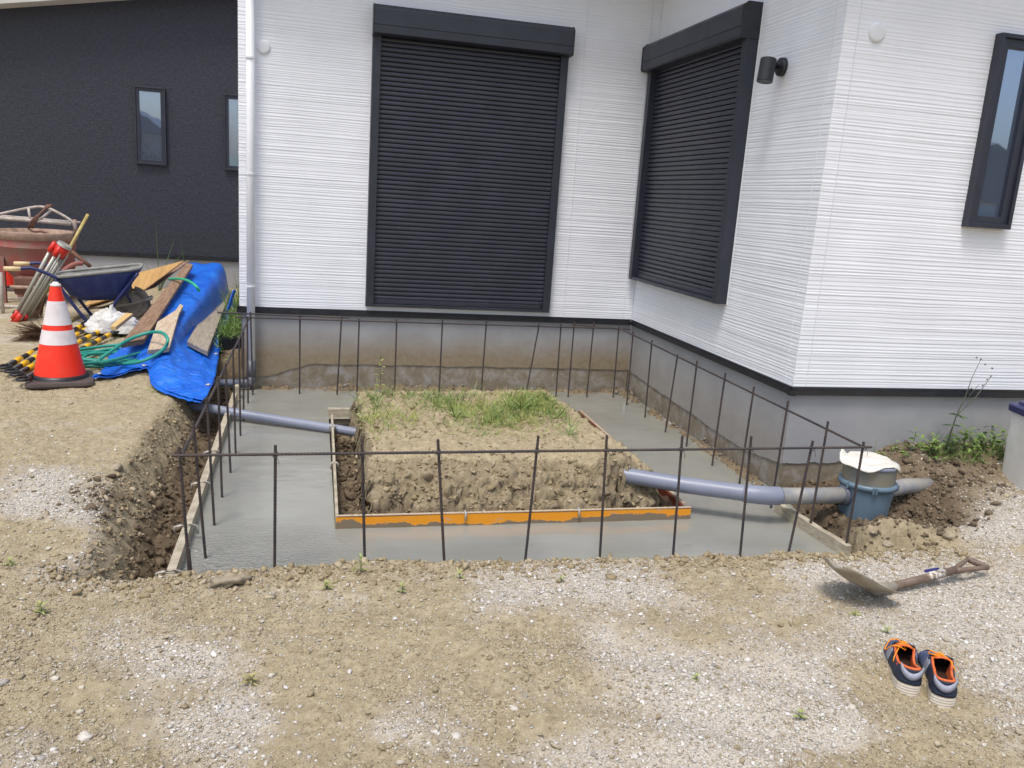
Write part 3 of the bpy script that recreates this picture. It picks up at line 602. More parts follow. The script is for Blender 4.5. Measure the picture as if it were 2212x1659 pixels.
# round vent caps
def vent(c, ax):
    m_ = MB(); m_.lathe([(0, .011), (.034, .011), (.046, .009), (.051, .003), (.051, -.004)], n=28)
    T = Matrix.Translation(Vector(c)) @ (Matrix.Rotation(R(90), 4, 'X'))
    m_.xf(T).build('vent_cap', M['seal'], house, smooth=True)
vent((-3.12, -.004, 1.94), 1); vent((.20, WB - .004, 1.965), 1)

# ------------------------------------------------------------------ spotlight
sl_ = empty('wall_light', (0, -2.014, 1.845), 'black cylinder spotlight on a round mount on the white wall', 'spotlight')
m_ = MB(); m_.lathe([(0, .028), (.046, .028), (.053, .022), (.055, 0)], n=24).xf(Matrix.Translation((-.003, -2.014, 1.845)) @ Matrix.Rotation(R(-90), 4, 'Y')).build('mount_plate', M['blackmetal'], sl_, smooth=True)
cpt = H(1656, 152, 0, -.13)
dn = Vector((-.12, -.10, -1)).normalized(); c0 = Vector(cpt) - dn * .068; c1 = Vector(cpt) + dn * .068
MB().tube([(-.02, -2.014, 1.845), (-.06, -2.0, 1.845), (-.085, cpt[1] + .03, cpt[2] + .03), tuple(Vector(cpt) + Vector((.02, 0, .035)))], [.012, .016, .013, .012], 10).build('arm', M['blackmetal'], sl_, smooth=True)
MB().tube([c0 + dn * .0, c0 + dn * .002, c1 - dn * .002, c1, c1 - dn * .012], [.044, .047, .047, .045, .038], 28).build('lamp_head', M['blackmetal'], sl_, smooth=False)

# ------------------------------------------------------------------ downpipe
dp = empty('downpipe', (-3.212, -.07, -.6), 'white rainwater downpipe on the left edge of the white wall', 'downpipe')
MB().tube([(-3.209, -.062, -.435), (-3.209, -.062, TOP - .02)], .031, 20).build('upper_pipe', M['pipewhite'], dp, smooth=True)
MB().tube([(-3.209, -.062, -.58), (-3.209, -.062, -.425)], .036, 20).build('lower_pipe', M['elbow'], dp, smooth=True)
for z in (.17, 1.02, 1.85):
    m_ = MB(); m_.lathe([(.033, -.006), (.0375, -.006), (.0375, .006), (.033, .006)], (-3.209, -.062, z), 20); m_.tube([(-3.209, -.035, z), (-3.209, .0, z)], .006, 6); m_.tube([(-3.245, -.062, z), (-3.17, -.062, z)], .005, 6)
    m_.build('pipe_bracket', M['pipewhite'], dp, smooth=False)
MB().tube([(-3.209, -.062, -.555), (-3.211, -.064, -.585), (-3.225, -.068, -.603), (-3.26, -.075, -.608), (-3.30, -.082, -.606)], [.036, .037, .037, .036, .036], 18).build('elbow', M['elbow'], dp, smooth=True)
MB().tube([(-3.29, -.08, -.606), (-3.62, -.13, -.59)], .030, 18).build('drain_pipe', M['pipegrey'], dp, smooth=True)

# ------------------------------------------------------------------ rebar cage
cage = empty('rebar_frame', (-1.6, -1.8, ZC), 'frame of tied steel rebar standing in the wet concrete', 'rebar frame')
def rib(p, q, r=.0056, name='vertical_bar', step=.0075):
    p = np.array(p, float); q = np.array(q, float); L = np.linalg.norm(q - p); n = int(L / step); pts = []; rr = []
    for i in range(n + 1):
        t = i / n; pts.append(p + (q - p) * t + (q - p) / L * 0); rr.append(r * (1.0 if i % 2 else 1.22))
    b = MB(); b.tube(pts, rr, 8); return b.build(name, M['rebar'], cage)
joints = []
def post(tp, bp, y=None, zc=ZC):
    if y is None:
        B = H(bp[0], bp[1], 2, zc); y = B[1]
    else: B = H(bp[0], bp[1], 1, y)
    T = H(tp[0], tp[1], 1, y); B2 = T + (B - T) * ((T[2] - (zc - .05)) / (T[2] - B[2]))
    rib(B2, T); joints.append(T); return T
FY = -3.45
for a_, b_ in [((387, 965), (410, 1250)), ((595, 962), (593, 1250)), ((782, 948), (788, 1220)), ((946, 949), (960, 1220)), ((1163, 941), (1136, 1198)), ((1311, 940), (1296, 1198)), ((1474, 942), (1454, 1198)), ((1623, 942), (1600, 1185)), ((1756, 952), (1705, 1187)), ((1866, 954), (1829, 1170))]: post(a_, b_, FY)
post((407, 1184), (414, 1250), FY - .012)
for a_, b_ in [((417, 910), (444, 1205)), ((446.5, 859), (463, 1135)), ((470.7, 814), (479.6, 1074)), ((487, 785), (498, 1021)), ((503, 756), (509, 979)), ((516.3, 733), (519.4, 941)), ((525.7, 716), (526.3, 907)), ((534, 684), (536, 871)), ((541, 674), (546.4, 853))]: post(a_, b_)
for a_, b_ in [((1368, 716), (1353.5, 875)), ((1408.5, 735), (1393, 902)), ((1464, 765), (1437, 934)), ((1506, 779), (1482.5, 965)), ((1567, 806), (1538, 1006)), ((1629, 835), (1597, 1045)), ((1702.6, 866), (1665, 1097)), ((1789, 910), (1747, 1153))]: post(a_, b_)
BY = -.2
for a_, b_ in [((648, 679), (647, 852)), ((738, 681.6), (728, 852)), ((776, 688.6), (771, 842)), ((857, 690), (853, 826)), ((956, 691), (949, 840)), ((1051, 693.6), (1040.5, 832)), ((1165, 700), (1140, 831)), ((1212, 700), (1202, 840)), ((1241, 695), (1228, 844)), ((1283, 696), (1268.5, 845)), ((1337, 706), (1325, 852))]: post(a_, b_, BY)
def bar(p, q, yp, yq):
    rib(H(p[0], p[1], 1, yp), H(q[0], q[1], 1, yq), name='horizontal_bar')
bar((370, 984), (1883, 966), FY - .014, FY - .014)
bar((507.6, 685), (1353, 710.6), BY - .012, BY - .012); bar((470, 675), (755, 686.6), BY + .012, BY + .012); bar((1238, 702), (1362, 711.5), BY + .012, BY + .012)
# side bars built between corner heights
pa = H(392, 985, 1, FY + .01); pb = H(541, 682, 1, BY); rib(pa, pb, name='horizontal_bar')
pa = H(1868, 967, 1, FY + .01); pb = H(1340, 710, 1, BY - .02); rib(pb, pa, name='horizontal_bar')
# tie wires at the front joints
for px, py in [(387, 984), (595, 982), (783, 979), (947, 977), (1160, 974), (1310, 973), (1472, 971), (1622, 970), (1754, 969), (1866, 967)]:
    c = H(px, py, 1, FY - .008); m_ = MB()
    for k in range(2):
        an = [(math.cos(t) * .011, math.sin(t) * .013 - .0, math.sin(t + k) * .009) for t in np.linspace(0, 6.28, 10)]
        m_.tube([tuple(c + np.array(a_)) for a_ in an], .0011, 5)
    m_.tube([tuple(c + np.array([.004, -.012, 0])), tuple(c + np.array([.012, -.018, -.02])), tuple(c + np.array([.015, -.012, -.038]))], .001, 5)
    m_.build('tie_wire', M['wire'], cage)

# ------------------------------------------------------------------ formwork boards
def boardseg(name, p, q, th, z0, z1, m_, label, side=1, clips=()):
    p = np.array(p, float); q = np.array(q, float); d = (q - p) / np.linalg.norm(q - p); n = np.array([-d[1], d[0]]) * th * side
    e = empty(name, (*((p + q) / 2), z0), label, 'form board', 'formwork boards around the concrete')
    N = 14; us = np.linspace(0, 1, N); b = MB(); rows = []
    for u in us:
        c = p + (q - p) * u; w_ = .003 * math.sin(u * 9 + p[0]); zz = z1 + .0025 * math.sin(u * 13 + q[1])
        rows.append([(*(c), z0), (*(c), zz), (*(c + n), zz), (*(c + n), z0)])
    rows = np.array(rows); b.grid(np.concatenate([rows, rows[:, :1]], 1)); b.add(rows[0], [(0, 1, 2, 3)]); b.add(rows[-1], [(3, 2, 1, 0)])
    b.build('board', m_, e)
    for u in clips:
        c = p + (q - p) * u; k = MB()
        k.tube([(*(c - n * .9), z1 - .03), (*(c - n * .8), z1 + .006), (*(c - n * .2), z1 + .012), (*(c + n * 1.2), z1 + .012), (*(c + n * 1.9), z1 + .004), (*(c + n * 1.95), z1 - .03)], .006, 7)
        k.build('clip', M['clip'], e, smooth=True)
    return e
ztb = -.60
L0 = H(372, 1252, 2, ztb); L1 = H(398, 1252, 2, ztb); L2 = H(507, 842, 2, ztb)
boardseg('form_board', (-3.262, -3.60), (-3.285, -.42), .035, -.76, ztb, M['board'], 'long pale form board on the left edge of the concrete', 1, (.03, .18, .36, .53))
I0 = H(727, 1114, 2, ztb); I1 = H(714, 905, 2, ztb)
boardseg('form_board', (I0[0] - .005, I0[1] - .02), (I1[0] + .005, I1[1] + .12), .014, -.76, ztb + .002, M['board'], 'thin pale form board along the left side of the earth island', -1, (.42, .83))
O0 = H(724, 1116, 2, ztb); O1 = H(1491, 1097, 2, ztb)
e = boardseg('form_board', (O0[0] + .004, O0[1] - .012), (O1[0], O1[1] - .012), .013, -.76, ztb, M['orangeboard'], 'orange coated form board facing the camera below the earth island', 1, (.34, .66))
# pale cut edge of the orange board
b_ = MB(); b_.hexa([(O0[0] + .004, O0[1] - .0135, ztb + .0045), (O1[0], O1[1] - .0135, ztb + .0045), (O1[0], O1[1] + .003, ztb + .0045), (O0[0] + .004, O0[1] + .003, ztb + .0045)], [(O0[0] + .004, O0[1] - .0135, ztb + .008), (O1[0], O1[1] - .0135, ztb + .008), (O1[0], O1[1] + .003, ztb + .008), (O0[0] + .004, O0[1] + .003, ztb + .008)])
b_.build('cut_edge', M['plankpale'], e)
R0 = H(1476, 1090, 2, ztb); R1 = H(1252, 888, 2, ztb)
e = boardseg('form_board', (R0[0], R0[1] + .002), (R1[0], R1[1]), .013, -.78, ztb, M['redboard'], 'red-brown form board on the right side of the earth island', 1, (.42,))
b_ = MB(); b_.tube([(R0[0] + .0065, R0[1], ztb + .004), (R1[0] + .0065, R1[1], ztb + .004)], .0075, 6); b_.build('cut_edge', M['plankpale'], e)
E0 = H(1686, 1092, 2, ztb); E1 = H(1822, 1176, 2, ztb)
boardseg('form_board', (E0[0], E0[1] + .05), (E1[0] + .0, E1[1] - .02), .035, -.74, ztb, M['board'], 'pale form board closing the right end of the concrete', 1, ())
# small timber blocks of the form
s0 = H(708, 883, 2, -.60); s1 = H(738, 882, 2, -.6)
st_ = MB(); st_.box(s0[0], s1[0] + .06, s0[1] - .02, s0[1] + .02, -.72, -.595)
tag(st_.build('timber_block', M['board'], None, bevel=.004), 'short pale timber block beside the back left of the earth island', 'timber block')
s0 = H(513, 838, 2, -.58)
st_ = MB(); st_.box(s0[0] - .02, s0[0] + .02, s0[1] - .03, s0[1] + .03, -.75, -.555)
tag(st_.build('timber_stake', M['board'], None, bevel=.008), 'pale timber stake at the back end of the left form board', 'stake')

# ------------------------------------------------------------------ pipes and chamber
p0 = H(470, 886, 2, -.60); p1 = H(757, 932, 2, -.63)
pp = np.array([p0 + (p1 - p0) * t for t in (-.35, 0, .14, .15, .7, 1.0, 1.4)])
ob = MB().tube([tuple(v) for v in pp], [.034, .034, .034, .031, .031, .031, .030], 20).build('drain_pipe', M['pipegrey'], None, smooth=True)
tag(ob, 'thin grey plastic pipe crossing the concrete left of the earth island', 'pipe')
ch = empty('drain_chamber', (.245, -3.05, -.72), 'blue-grey plastic drain chamber with side pipes at the right end', 'drain chamber')
C0 = (.245, -3.05, 0)
MB().lathe([(.118, -.78), (.124, -.62), (.140, -.452), (.140, -.44), (.152, -.44), (.155, -.425), (.152, -.412), (.138, -.41)], C0, 40).build('body', M['chamber'], ch, smooth=True)
MB().lathe([(.136, -.43), (.140, -.32), (.141, -.312), (.135, -.312), (.133, -.42)], C0, 40).build('riser', M['chambermud'], ch, smooth=True)
MB().lathe([(.140, -.325), (.145, -.322), (.145, -.306), (.136, -.304)], C0, 40).build('rim', M['pipegrey'], ch, smooth=True)
for an in (-2.0, -1.9, -.7, -2.9):
    x, y = .155 * math.cos(an), .155 * math.sin(an); MB().tube([(C0[0] + x, C0[1] + y, -.445), (C0[0] + x, C0[1] + y, -.412)], .006, 8).build('lug', M['chamber'], ch)
q = [H(1345, 1026, 2, -.5), H(1480, 1048, 2, -.5), H(1615, 1066, 2, -.5), H(1630, 1068, 2, -.5)]
q = [q[0] + (q[0] - q[1]) * .12] + q
MB().tube([tuple(v) for v in q], .0445, 24).build('inlet_pipe', M['pipegrey'], ch, smooth=True)
c_ = [H(1607, 1065, 2, -.5), H(1612, 1066, 2, -.5), H(1640, 1069, 2, -.5), H(1662, 1071, 2, -.5), H(1682, 1071, 2, -.5), H(1686, 1071, 2, -.5)]
MB().tube([tuple(v) for v in c_], [.046, .050, .050, .050, .050, .0465], 24).build('coupling', M['pipegrey'], ch, smooth=True)
MB().tube([tuple(H(1680, 1071, 2, -.5)), tuple(H(1760, 1071, 2, -.5)), (.17, -3.055, -.498)], .0445, 24).build('inlet_pipe', M['pipedirty'], ch, smooth=True)
MB().tube([(.09, -3.055, -.498), (.118, -3.055, -.498)], .056, 24).build('collar', M['elbow'], ch, smooth=True)
MB().tube([(.33, -3.02, -.50), (.56, -2.97, -.485), (.78, -2.93, -.50)], .0445, 24).build('outlet_pipe', M['pipedirty'], ch, smooth=True)
n, m = 22, 40; A = np.zeros((n, m, 3))
for i in range(n):
    for j in range(m):
        r = .158 * i / (n - 1); an = 2 * math.pi * j / (m - 1)
        x, y = r * math.cos(an), r * math.sin(an)
        rr = r * (1 + .1 * math.sin(2 * an + 1) + .05 * math.sin(5 * an)) 
        z = -.298 + .014 * float(fbm(np.array([x * 1.0 + 3]), np.array([y + 2.0]), 16, 3)[0]) - max(0, rr - .142) * .9
        if rr > .138: z += .10 * max(0, math.cos(an - 2.3)) ** 8 * (rr - .138) / .03
        if rr > .138: z -= .045 * max(0, math.cos(an + .75)) ** 4 * (rr - .138) / .03
        A[i, j] = (C0[0] + rr * math.cos(an), C0[1] + rr * math.sin(an), z)
mb = MB(); mb.grid(A); ob = mb.build('plastic_sheet', M['sheet'], None, smooth=True); tag(ob, 'crumpled white plastic sheet covering the drain chamber', 'plastic sheet')
s_ = ob.modifiers.new('solid', 'SOLIDIFY'); s_.thickness = .002

# ------------------------------------------------------------------ storage bin
bn = empty('storage_bin', (1.6, -3.0, -.52), 'milky plastic bin with a navy lid at the right edge by the wall', 'storage bin')
def rrect(x0, x1, y0, y1, r, n=5):
    out = []
    for cx_, cy_, a0 in ((x1 - r, y1 - r, 0), (x0 + r, y1 - r, 90), (x0 + r, y0 + r, 180), (x1 - r, y0 + r, 270)):
        for k in range(n + 1): a = R(a0 + 90 * k / n); out.append((cx_ + r * math.cos(a), cy_ + r * math.sin(a)))
    return out
def stack(levels, cap0=True, cap1=True):
    b = MB(); n = len(levels[0][0]); vs = []
    for pts, z in levels: vs += [(p[0], p[1], z) for p in pts]
    fs = [(i * n + k, i * n + (k + 1) % n, (i + 1) * n + (k + 1) % n, (i + 1) * n + k) for i in range(len(levels) - 1) for k in range(n)]
    if cap0: fs.append(tuple(range(n))[::-1])
    if cap1: fs.append(tuple(range((len(levels) - 1) * n, len(levels) * n)))
    return b.add(vs, fs)
T = Matrix.Translation((1.315, -2.82, 0)) @ Matrix.Rotation(R(-14), 4, 'Z')
stack([(rrect(.012, .44, -.33, -.012, .04), -.525), (rrect(0, .455, -.345, 0, .045), -.10), (rrect(0, .455, -.345, 0, .045), -.06)]).xf(T).build('body', M['binbody'], bn, smooth=False)
stack([(rrect(-.014, .47, -.36, .014, .05), -.065), (rrect(-.016, .472, -.362, .016, .05), -.03), (rrect(-.008, .464, -.354, .008, .05), -.022), (rrect(.02, .44, -.33, -.02, .04), -.02), (rrect(.025, .435, -.325, -.025, .04), -.002)]).xf(T).build('lid', M['binlid'], bn)
MB().box(.05, .12, -.375, -.350, -.11, -.035).xf(T).build('latch', M['binbody'], bn, bevel=.004)
MB().tube([(.06, -.17, -.01), (.065, -.17, .022), (.10, -.17, .028), (.34, -.17, .028), (.38, -.17, .022), (.385, -.17, -.01)], .012, 10).xf(T).build('handle', M['binlid'], bn, smooth=True)
MB().tube([(1.40 + .035 * math.cos(a) - .045, -2.80, -.445 + .035 * math.sin(a)) for a in np.linspace(0, 6.28, 18)], .004, 7).build('handle_ring', M['binbody'], bn, smooth=True)

# ------------------------------------------------------------------ shovel
SH = H(1893, 1283, 2, -.475); hd = Vector((.66, .17, .03)).normalized()
shv = empty('shovel', tuple(SH), 'D-handled shovel lying face up on pale gravel, right foreground', 'shovel')
Lx = Vector((-.86, -.22, .42)).normalized(); v_ = Vector(SH) - Vector(CP); v_.normalize()
Wx = (v_ - Lx * v_.dot(Lx)).normalized(); Nx = Lx.cross(Wx)
if Nx.z < 0: Nx = -Nx
n, m = 16, 13; A = np.zeros((n, m, 3))
for i in range(n):
    for j in range(m):
        t = i / (n - 1); s = -1 + 2 * j / (m - 1)
        hw = .112 + .008 * t if t < .72 else .118 * math.sqrt(max(0, 1 - ((t - .72) / .30) ** 2)) * 1.0
        p = Vector(SH) + Lx * (.31 * t - .012 + .0 * abs(s)) + Wx * (hw * s) + Nx * (.020 * s * s - .028 * math.sin(math.pi * t) * (1 - s * s * .6) + .03)
        if t < .12: p = p + Lx * (.018 * (abs(s)) ** 2)
        A[i, j] = p
mb = MB(); mb.grid(A); ob = mb.build('blade', M['steel'], shv, smooth=True); s_ = ob.modifiers.new('s', 'SOLIDIFY'); s_.thickness = .0025
b0 = Vector(SH) + Lx * .07 - Nx * .0; b1 = Vector(SH) - Lx * .01; b2 = Vector(SH) + hd * .10 + Vector((0, 0, .012))
MB().tube([b0 + Nx * .006, Vector(SH) + Lx * .02 + Nx * .012, Vector(SH) + hd * .03 + Vector((0, 0, .018)), b2], [.008, .026, .021, .0175], 14).build('socket', M['steel'], shv, smooth=True)
h0 = b2; h1 = Vector(H(2062, 1233, 2, -.455)); h1 = Vector((h1.x, h1.y, -.452))
MB().tube([h0, h0 + (h1 - h0) * .5 + Vector((0, 0, -.002)), h1], [.0172, .0175, .016], 14).build('shaft', M['oldwood'], shv, smooth=True)
MB().tube([h0 + (h1 - h0) * .52 + Vector((0, 0, .0015)), h0 + (h1 - h0) * .80 + Vector((0, 0, .0015))], .0178, 14).build('sticker', M['sticker'], shv, smooth=True)
tp_ = h0 + (h1 - h0) * .62; m_ = MB(); m_.add([tp_ + Vector((-.02, .014, .006)), tp_ + Vector((.06, .026, .006)), tp_ + Vector((.065, .045, .016)), tp_ + Vector((-.015, .035, .012))], [(0, 1, 2, 3)])
ob = m_.build('tape', M['bluetape'], shv); s_ = ob.modifiers.new('s', 'SOLIDIFY'); s_.thickness = .002
g0 = Vector(H(2090, 1208, 2, -.44)); g1 = Vector(H(2134, 1226, 2, -.452))
MB().tube([h1 - hd * .01, h1 + Vector((.02, .018, .0)), g0 + (h1 - g0) * .2, g0], [.015, .011, .009, .009], 12).build('yoke', M['oldwood'], shv, smooth=True)
MB().tube([h1 - hd * .01, h1 + Vector((.03, -.004, 0)), g1 + (h1 - g1) * .25, g1], [.015, .012, .0105, .010], 12).build('yoke', M['oldwood'], shv, smooth=True)
MB().tube([g0 - (g1 - g0) * .08, g0, g1, g1 + (g1 - g0) * .06], [.010, .0135, .0135, .010], 12).build('grip', M['oldwood'], shv, smooth=True)

# ------------------------------------------------------------------ shoes
def shoe_out(t, side):
    """half widths (in, out) along the sole, t 0 heel - 1 toe"""
    k = [(0, .006, .006), (.008, .014, .014), (.02, .022, .022), (.05, .030, .030), (.15, .036, .036), (.35, .034, .036), (.55, .040, .042), (.72, .047, .049), (.86, .043, .044), (.95, .030, .030), (1.0, .012, .012)]
    xs = [a[0] for a in k]; return float(np.interp(t, xs, [a[1] for a in k])), float(np.interp(t, xs, [a[2] for a in k]))
def make_shoe(loc, ang, label, side, loop=True):
    e = empty('shoe', loc, label, 'shoe', 'pair of navy work sneakers on the ground')
    T = Matrix.Translation(Vector([float(c) for c in loc])) @ Matrix.Rotation(ang, 4, 'Z') @ Matrix.Scale(1.05, 4)
    Ln = .285; ts = np.concatenate([np.array([0, .003, .008, .014, .022, .034, .05, .08, .12]), np.linspace(.16, .86, 18), np.linspace(.89, 1, 7)])
    def ring(scale, z, dx=0, lift=lambda t: 0, pw=1):
        L = []; Rr = []
        for t in ts:
            a, b_ = shoe_out(t, side); cy_ = .010 * math.sin(t * 3.0) * side
            L.append(((t - .0) * Ln * (1 - dx * 2) + dx * Ln, cy_ + a * scale, z + lift(t))); Rr.append(((t) * Ln * (1 - dx * 2) + dx * Ln, cy_ - b_ * scale, z + lift(t)))
        return L + Rr[::-1]
    def loft(rings, cap0=True, cap1=False):
        b = MB(); n = len(rings[0]); vs = [p for r in rings for p in r]
        fs = [(i * n + k, i * n + (k + 1) % n, (i + 1) * n + (k + 1) % n, (i + 1) * n + k) for i in range(len(rings) - 1) for k in range(n)]
        if cap0: fs.append(tuple(range(n))[::-1])
        if cap1: fs.append(tuple(range((len(rings) - 1) * n, len(rings) * n)))
        return b.add(vs, fs)
    toe = lambda t: .014 * ss(.78, 1, t) + 0
    hl = lambda t: .012 * (1 - ss(.05, .5, t))
    rs = []
    for k in range(10):
        z = .0 + .0030 * k; rs.append(ring(1.0 + (.05 if k % 2 else .015) + (.04 if k > 1 else 0), z, -.008 if k % 2 else -.004, lambda t, k=k: toe(t) * (1 - k / 14) + hl(t) * k / 9))
    loft(rs).xf(T).build('sole', M['shoesole'], e)
    # upper
    def hgt(t): return float(np.interp(t, [0, .05, .12, .3, .45, .55, .65, .78, .9, .97, 1.0], [.086, .084, .078, .062, .066, .086, .080, .060, .046, .034, .022]))
    rows = []
    for k in range(9):
        f = k / 8; row = []
        for sgn in (1, -1):
            r_ = []
            for t in ts:
                a, b_ = shoe_out(t, side); w_ = a if sgn > 0 else b_; cy_ = .010 * math.sin(t * 3.0) * side
                zb = .028 + float(hl(t)); zt = hgt(t)
                if t < .58:   # open collar part: walls lean in
                    wf = w_ * (1.0 - .20 * f ** 2.0 - (.10 * f if t > .1 else 0)); z = zb + (zt - zb) * f
                    x = t * Ln + .010 * f * (1 - t / .58) * (1 if t < .1 else .2)
                    if t < .03: wf = w_ * (1.0 - .1 * f)
                else:
                    q = ss(.58, .64, t); wf = w_ * ((1.0 - .30 * f ** 2) * (1 - q) + q * math.cos(f * math.pi / 2) ** .62 * 1.0); z = zb + (zt - zb) * ((f) * (1 - q) + q * math.sin(f * math.pi / 2) ** .9); x = t * Ln - .012 * f * ss(.9, 1, t)
                r_.append((x, cy_ + sgn * max(wf, .0002), z))
            row += r_ if sgn > 0 else r_[::-1]
        rows.append(row)
    up = loft(rows, False, False)
    n = len(rows[0]); nt_ = len(ts)
    part = {'navy': [], 'toe': [], 'grey': [], 'grey2': []}
    for f in up.f:
        c = np.mean([up.v[i] for i in f], 0); t = c[0] / Ln; 
        kk = 'toe' if t > .60 else 'navy'
        if .50 < t <= .60 or (.60 < t < .60 and abs(c[1]) > .030 and (int(t * 40) % 2)): kk = ('grey' if c[1] > 0 else 'grey2') if c[2] < .07 else kk
        part[kk].append(f)
    for kk, nm, mm in (('navy', 'upper', 'shoenavy'), ('toe', 'toe_box', 'shoetoe'), ('grey', 'side_stripe', 'shoegrey'), ('grey2', 'side_stripe', 'shoegrey')):
        b = MB(); b.v = list(up.v); b.f = part[kk]; used = sorted({i for f in b.f for i in f}); mp = {o: i for i, o in enumerate(used)}
        b.v = [b.v[i] for i in used]; b.f = [tuple(mp[i] for i in f) for f in b.f]
        o = b.xf(T).build(nm, M[mm], e, smooth=True); s_ = o.modifiers.new('s', 'SOLIDIFY'); s_.thickness = .0035; s_.offset = -1
    # collar rim (orange) and lining
    top = rows[-1]; cl = [i for i, t in enumerate(ts) if t < .57]
    left = [top[i] for i in cl]; right = [top[n - 1 - i] for i in cl]
    loopc = left[::-1] + right
    MB().tube([(p[0], p[1] * .96, p[2] + .001) for p in loopc], .0042, 8).xf(T).build('collar', M['shoeorange'], e, smooth=True)
    A = np.array([[(p[0] + (.004 if p[0] < .02 else 0), p[1] * (.90 - .06 * k), p[2] - .002 - k * .012) for p in loopc] for k in range(5)]); b = MB(); b.grid(A)
    o = b.xf(T).build('lining', M['shoeorange'], e, smooth=True)
    loft([[(p[0], p[1] * .8, .040) for p in rows[0]]], True, False).xf(T).build('insole', M['insole'], e)
    # tongue
    A = np.array([[((.44 + .24 * u) * Ln, .010 * math.sin((.44 + .24 * u) * 3) * side + .022 * s * (1 - .2 * u), .096 - .030 * u - .006 * s * s + .002) for s in np.linspace(-1, 1, 7)] for u in np.linspace(0, 1, 8)])
    b = MB(); b.grid(A); o = b.xf(T).build('tongue', M['shoeorange'], e, smooth=True); s_ = o.modifiers.new('s', 'SOLIDIFY'); s_.thickness = .005
    # laces
    m_ = MB()
    for k, u in enumerate((.52, .58, .64)):
        z = float(np.interp(u, [.5, .7], [.094, .078])); cy_ = .010 * math.sin(u * 3) * side
        m_.tube([((u + .02) * Ln, cy_ + .027, z - .010), ((u + .0) * Ln, cy_, z + .004), ((u - .03) * Ln, cy_ - .027, z - .008)], .0019, 6)
        m_.tube([((u + .02) * Ln, cy_ - .027, z - .010), ((u + .0) * Ln, cy_, z + .005), ((u - .03) * Ln, cy_ + .027, z - .008)], .0019, 6)
    if loop:
        m_.tube([(.50 * Ln + .024 * math.cos(a) - .002, .035 + .03 * math.sin(a), .088 + .010 * math.cos(a * 2) - (.03 if math.sin(a) > .6 else 0) * (math.sin(a) - .6)) for a in np.linspace(-1.5, 4.2, 20)], .0019, 6)
        m_.tube([(.52 * Ln, .004, .098), (.42 * Ln, .030, .092), (.33 * Ln, .042, .070), (.30 * Ln, .043, .058)], .0019, 6)
    else:
        m_.tube([(.52 * Ln, .004, .098), (.60 * Ln, .022, .094), (.57 * Ln, .028, .086), (.50 * Ln, .01, .097)], .0021, 6)
        m_.tube([(.52 * Ln, -.004, .098), (.44 * Ln, -.028, .096), (.34 * Ln, -.040, .080)], .0019, 6)
    m_.xf(T).build('laces', M['lace'], e, smooth=True)
    # grey heel band
    A = []
    for a in np.linspace(-1.15, 1.15, 15):
        zc_ = .066 + .020 * (abs(a) / 1.15) ** 1.6; r = .033
        A.append([(.031 - (.034 + .0005) * math.cos(a) * 1.0 + q_, (r + .0012) * math.sin(a) * (1 - .0), zc_ + dz) for q_, dz in ((-.0015, -.010), (.0, .0), (.004, .010))])
    b = MB(); b.grid(np.array(A)); o = b.xf(T).build('heel_band', M['shoegrey'], e, smooth=True); s_ = o.modifiers.new('s', 'SOLIDIFY'); s_.thickness = .003; s_.offset = 0
    if side > 0:
        m_ = MB(); m_.lathe([(.0075, 0), (.0105, .001), (.0105, -.001), (.0075, 0)], (0, 0, 0), 20)
        m_.add([(-.004, -.0015, 0), (.004, -.0015, 0), (.004, .0015, 0), (-.004, .0015, 0)], [(0, 1, 2, 3)])
        T2 = T @ Matrix.Translation((.062, .0372, .058)) @ Matrix.Rotation(R(-84), 4, 'X'); m_.xf(T2).build('emblem', M['emblem'], e)
    return e
s1 = H(1962, 1503, 2, -.49); s1[2] = gz(s1[0], s1[1]) - .002
s2 = H(2034, 1529, 2, -.49); s2[2] = gz(s2[0], s2[1]) - .002
make_shoe(tuple(s1), R(57), 'left shoe of the navy pair with a long orange lace loop and round emblem', 1, True)
make_shoe(tuple(s2), R(58), 'right shoe of the navy pair, nearest to the camera', -1, False)

# ------------------------------------------------------------------ traffic cones
def make_cone(loc, label):
    e = empty('traffic_cone', loc, label, 'traffic cone', 'red and white traffic cones'); x, y, z = [float(c) for c in loc]
    Hh = .68; r0, r1 = .165, .028; rad = lambda h: r0 + (r1 - r0) * (h - .045) / (Hh - .045)
    T = Matrix.Translation((x, y, z)) @ Matrix.Rotation(R(14), 4, 'Z')
    def ch_(h, q=.19): return rrect(-q, q, -q, q, .055, 4)
    stack([(ch_(0, .205), 0), (ch_(0, .21), .012), (ch_(0, .205), .03), (ch_(0, .185), .036)]).xf(T).build('base', M['rubber'], e)
    MB().lathe([(.185, .032), (.176, .045), (.172, .058), (.160, .062)], (x, y, z), 40).build('skirt', M['barblack'], e, smooth=True)
    def seg(h0, h1, nm, mm, off=0):
        MB().lathe([(rad(h0) + off, h0), (rad(h1) + off, h1)], (x, y, z), 40).build(nm, M[mm], e, smooth=True)
    seg(.055, Hh - .012, 'body', 'cone'); seg(.275, .370, 'reflective_band', 'conewhite', .0015); seg(.405, .565, 'reflective_band', 'conewhite', .0015)
    MB().lathe([(.0, Hh + .012), (.018, Hh + .011), (.020, Hh), (.032, Hh - .002), (.034, Hh - .016), (.026, Hh - .018)], (x, y, z), 24).build('cap', M['conecap'], e, smooth=True)
    return e
cl_ = H(131, 822, 2, -.47); zc_ = gz(cl_[0], cl_[1]) - .004; cl_ = H(131, 824, 2, zc_); 
cone1 = make_cone((cl_[0], cl_[1], zc_), 'large red and white traffic cone on the left beside the trench')
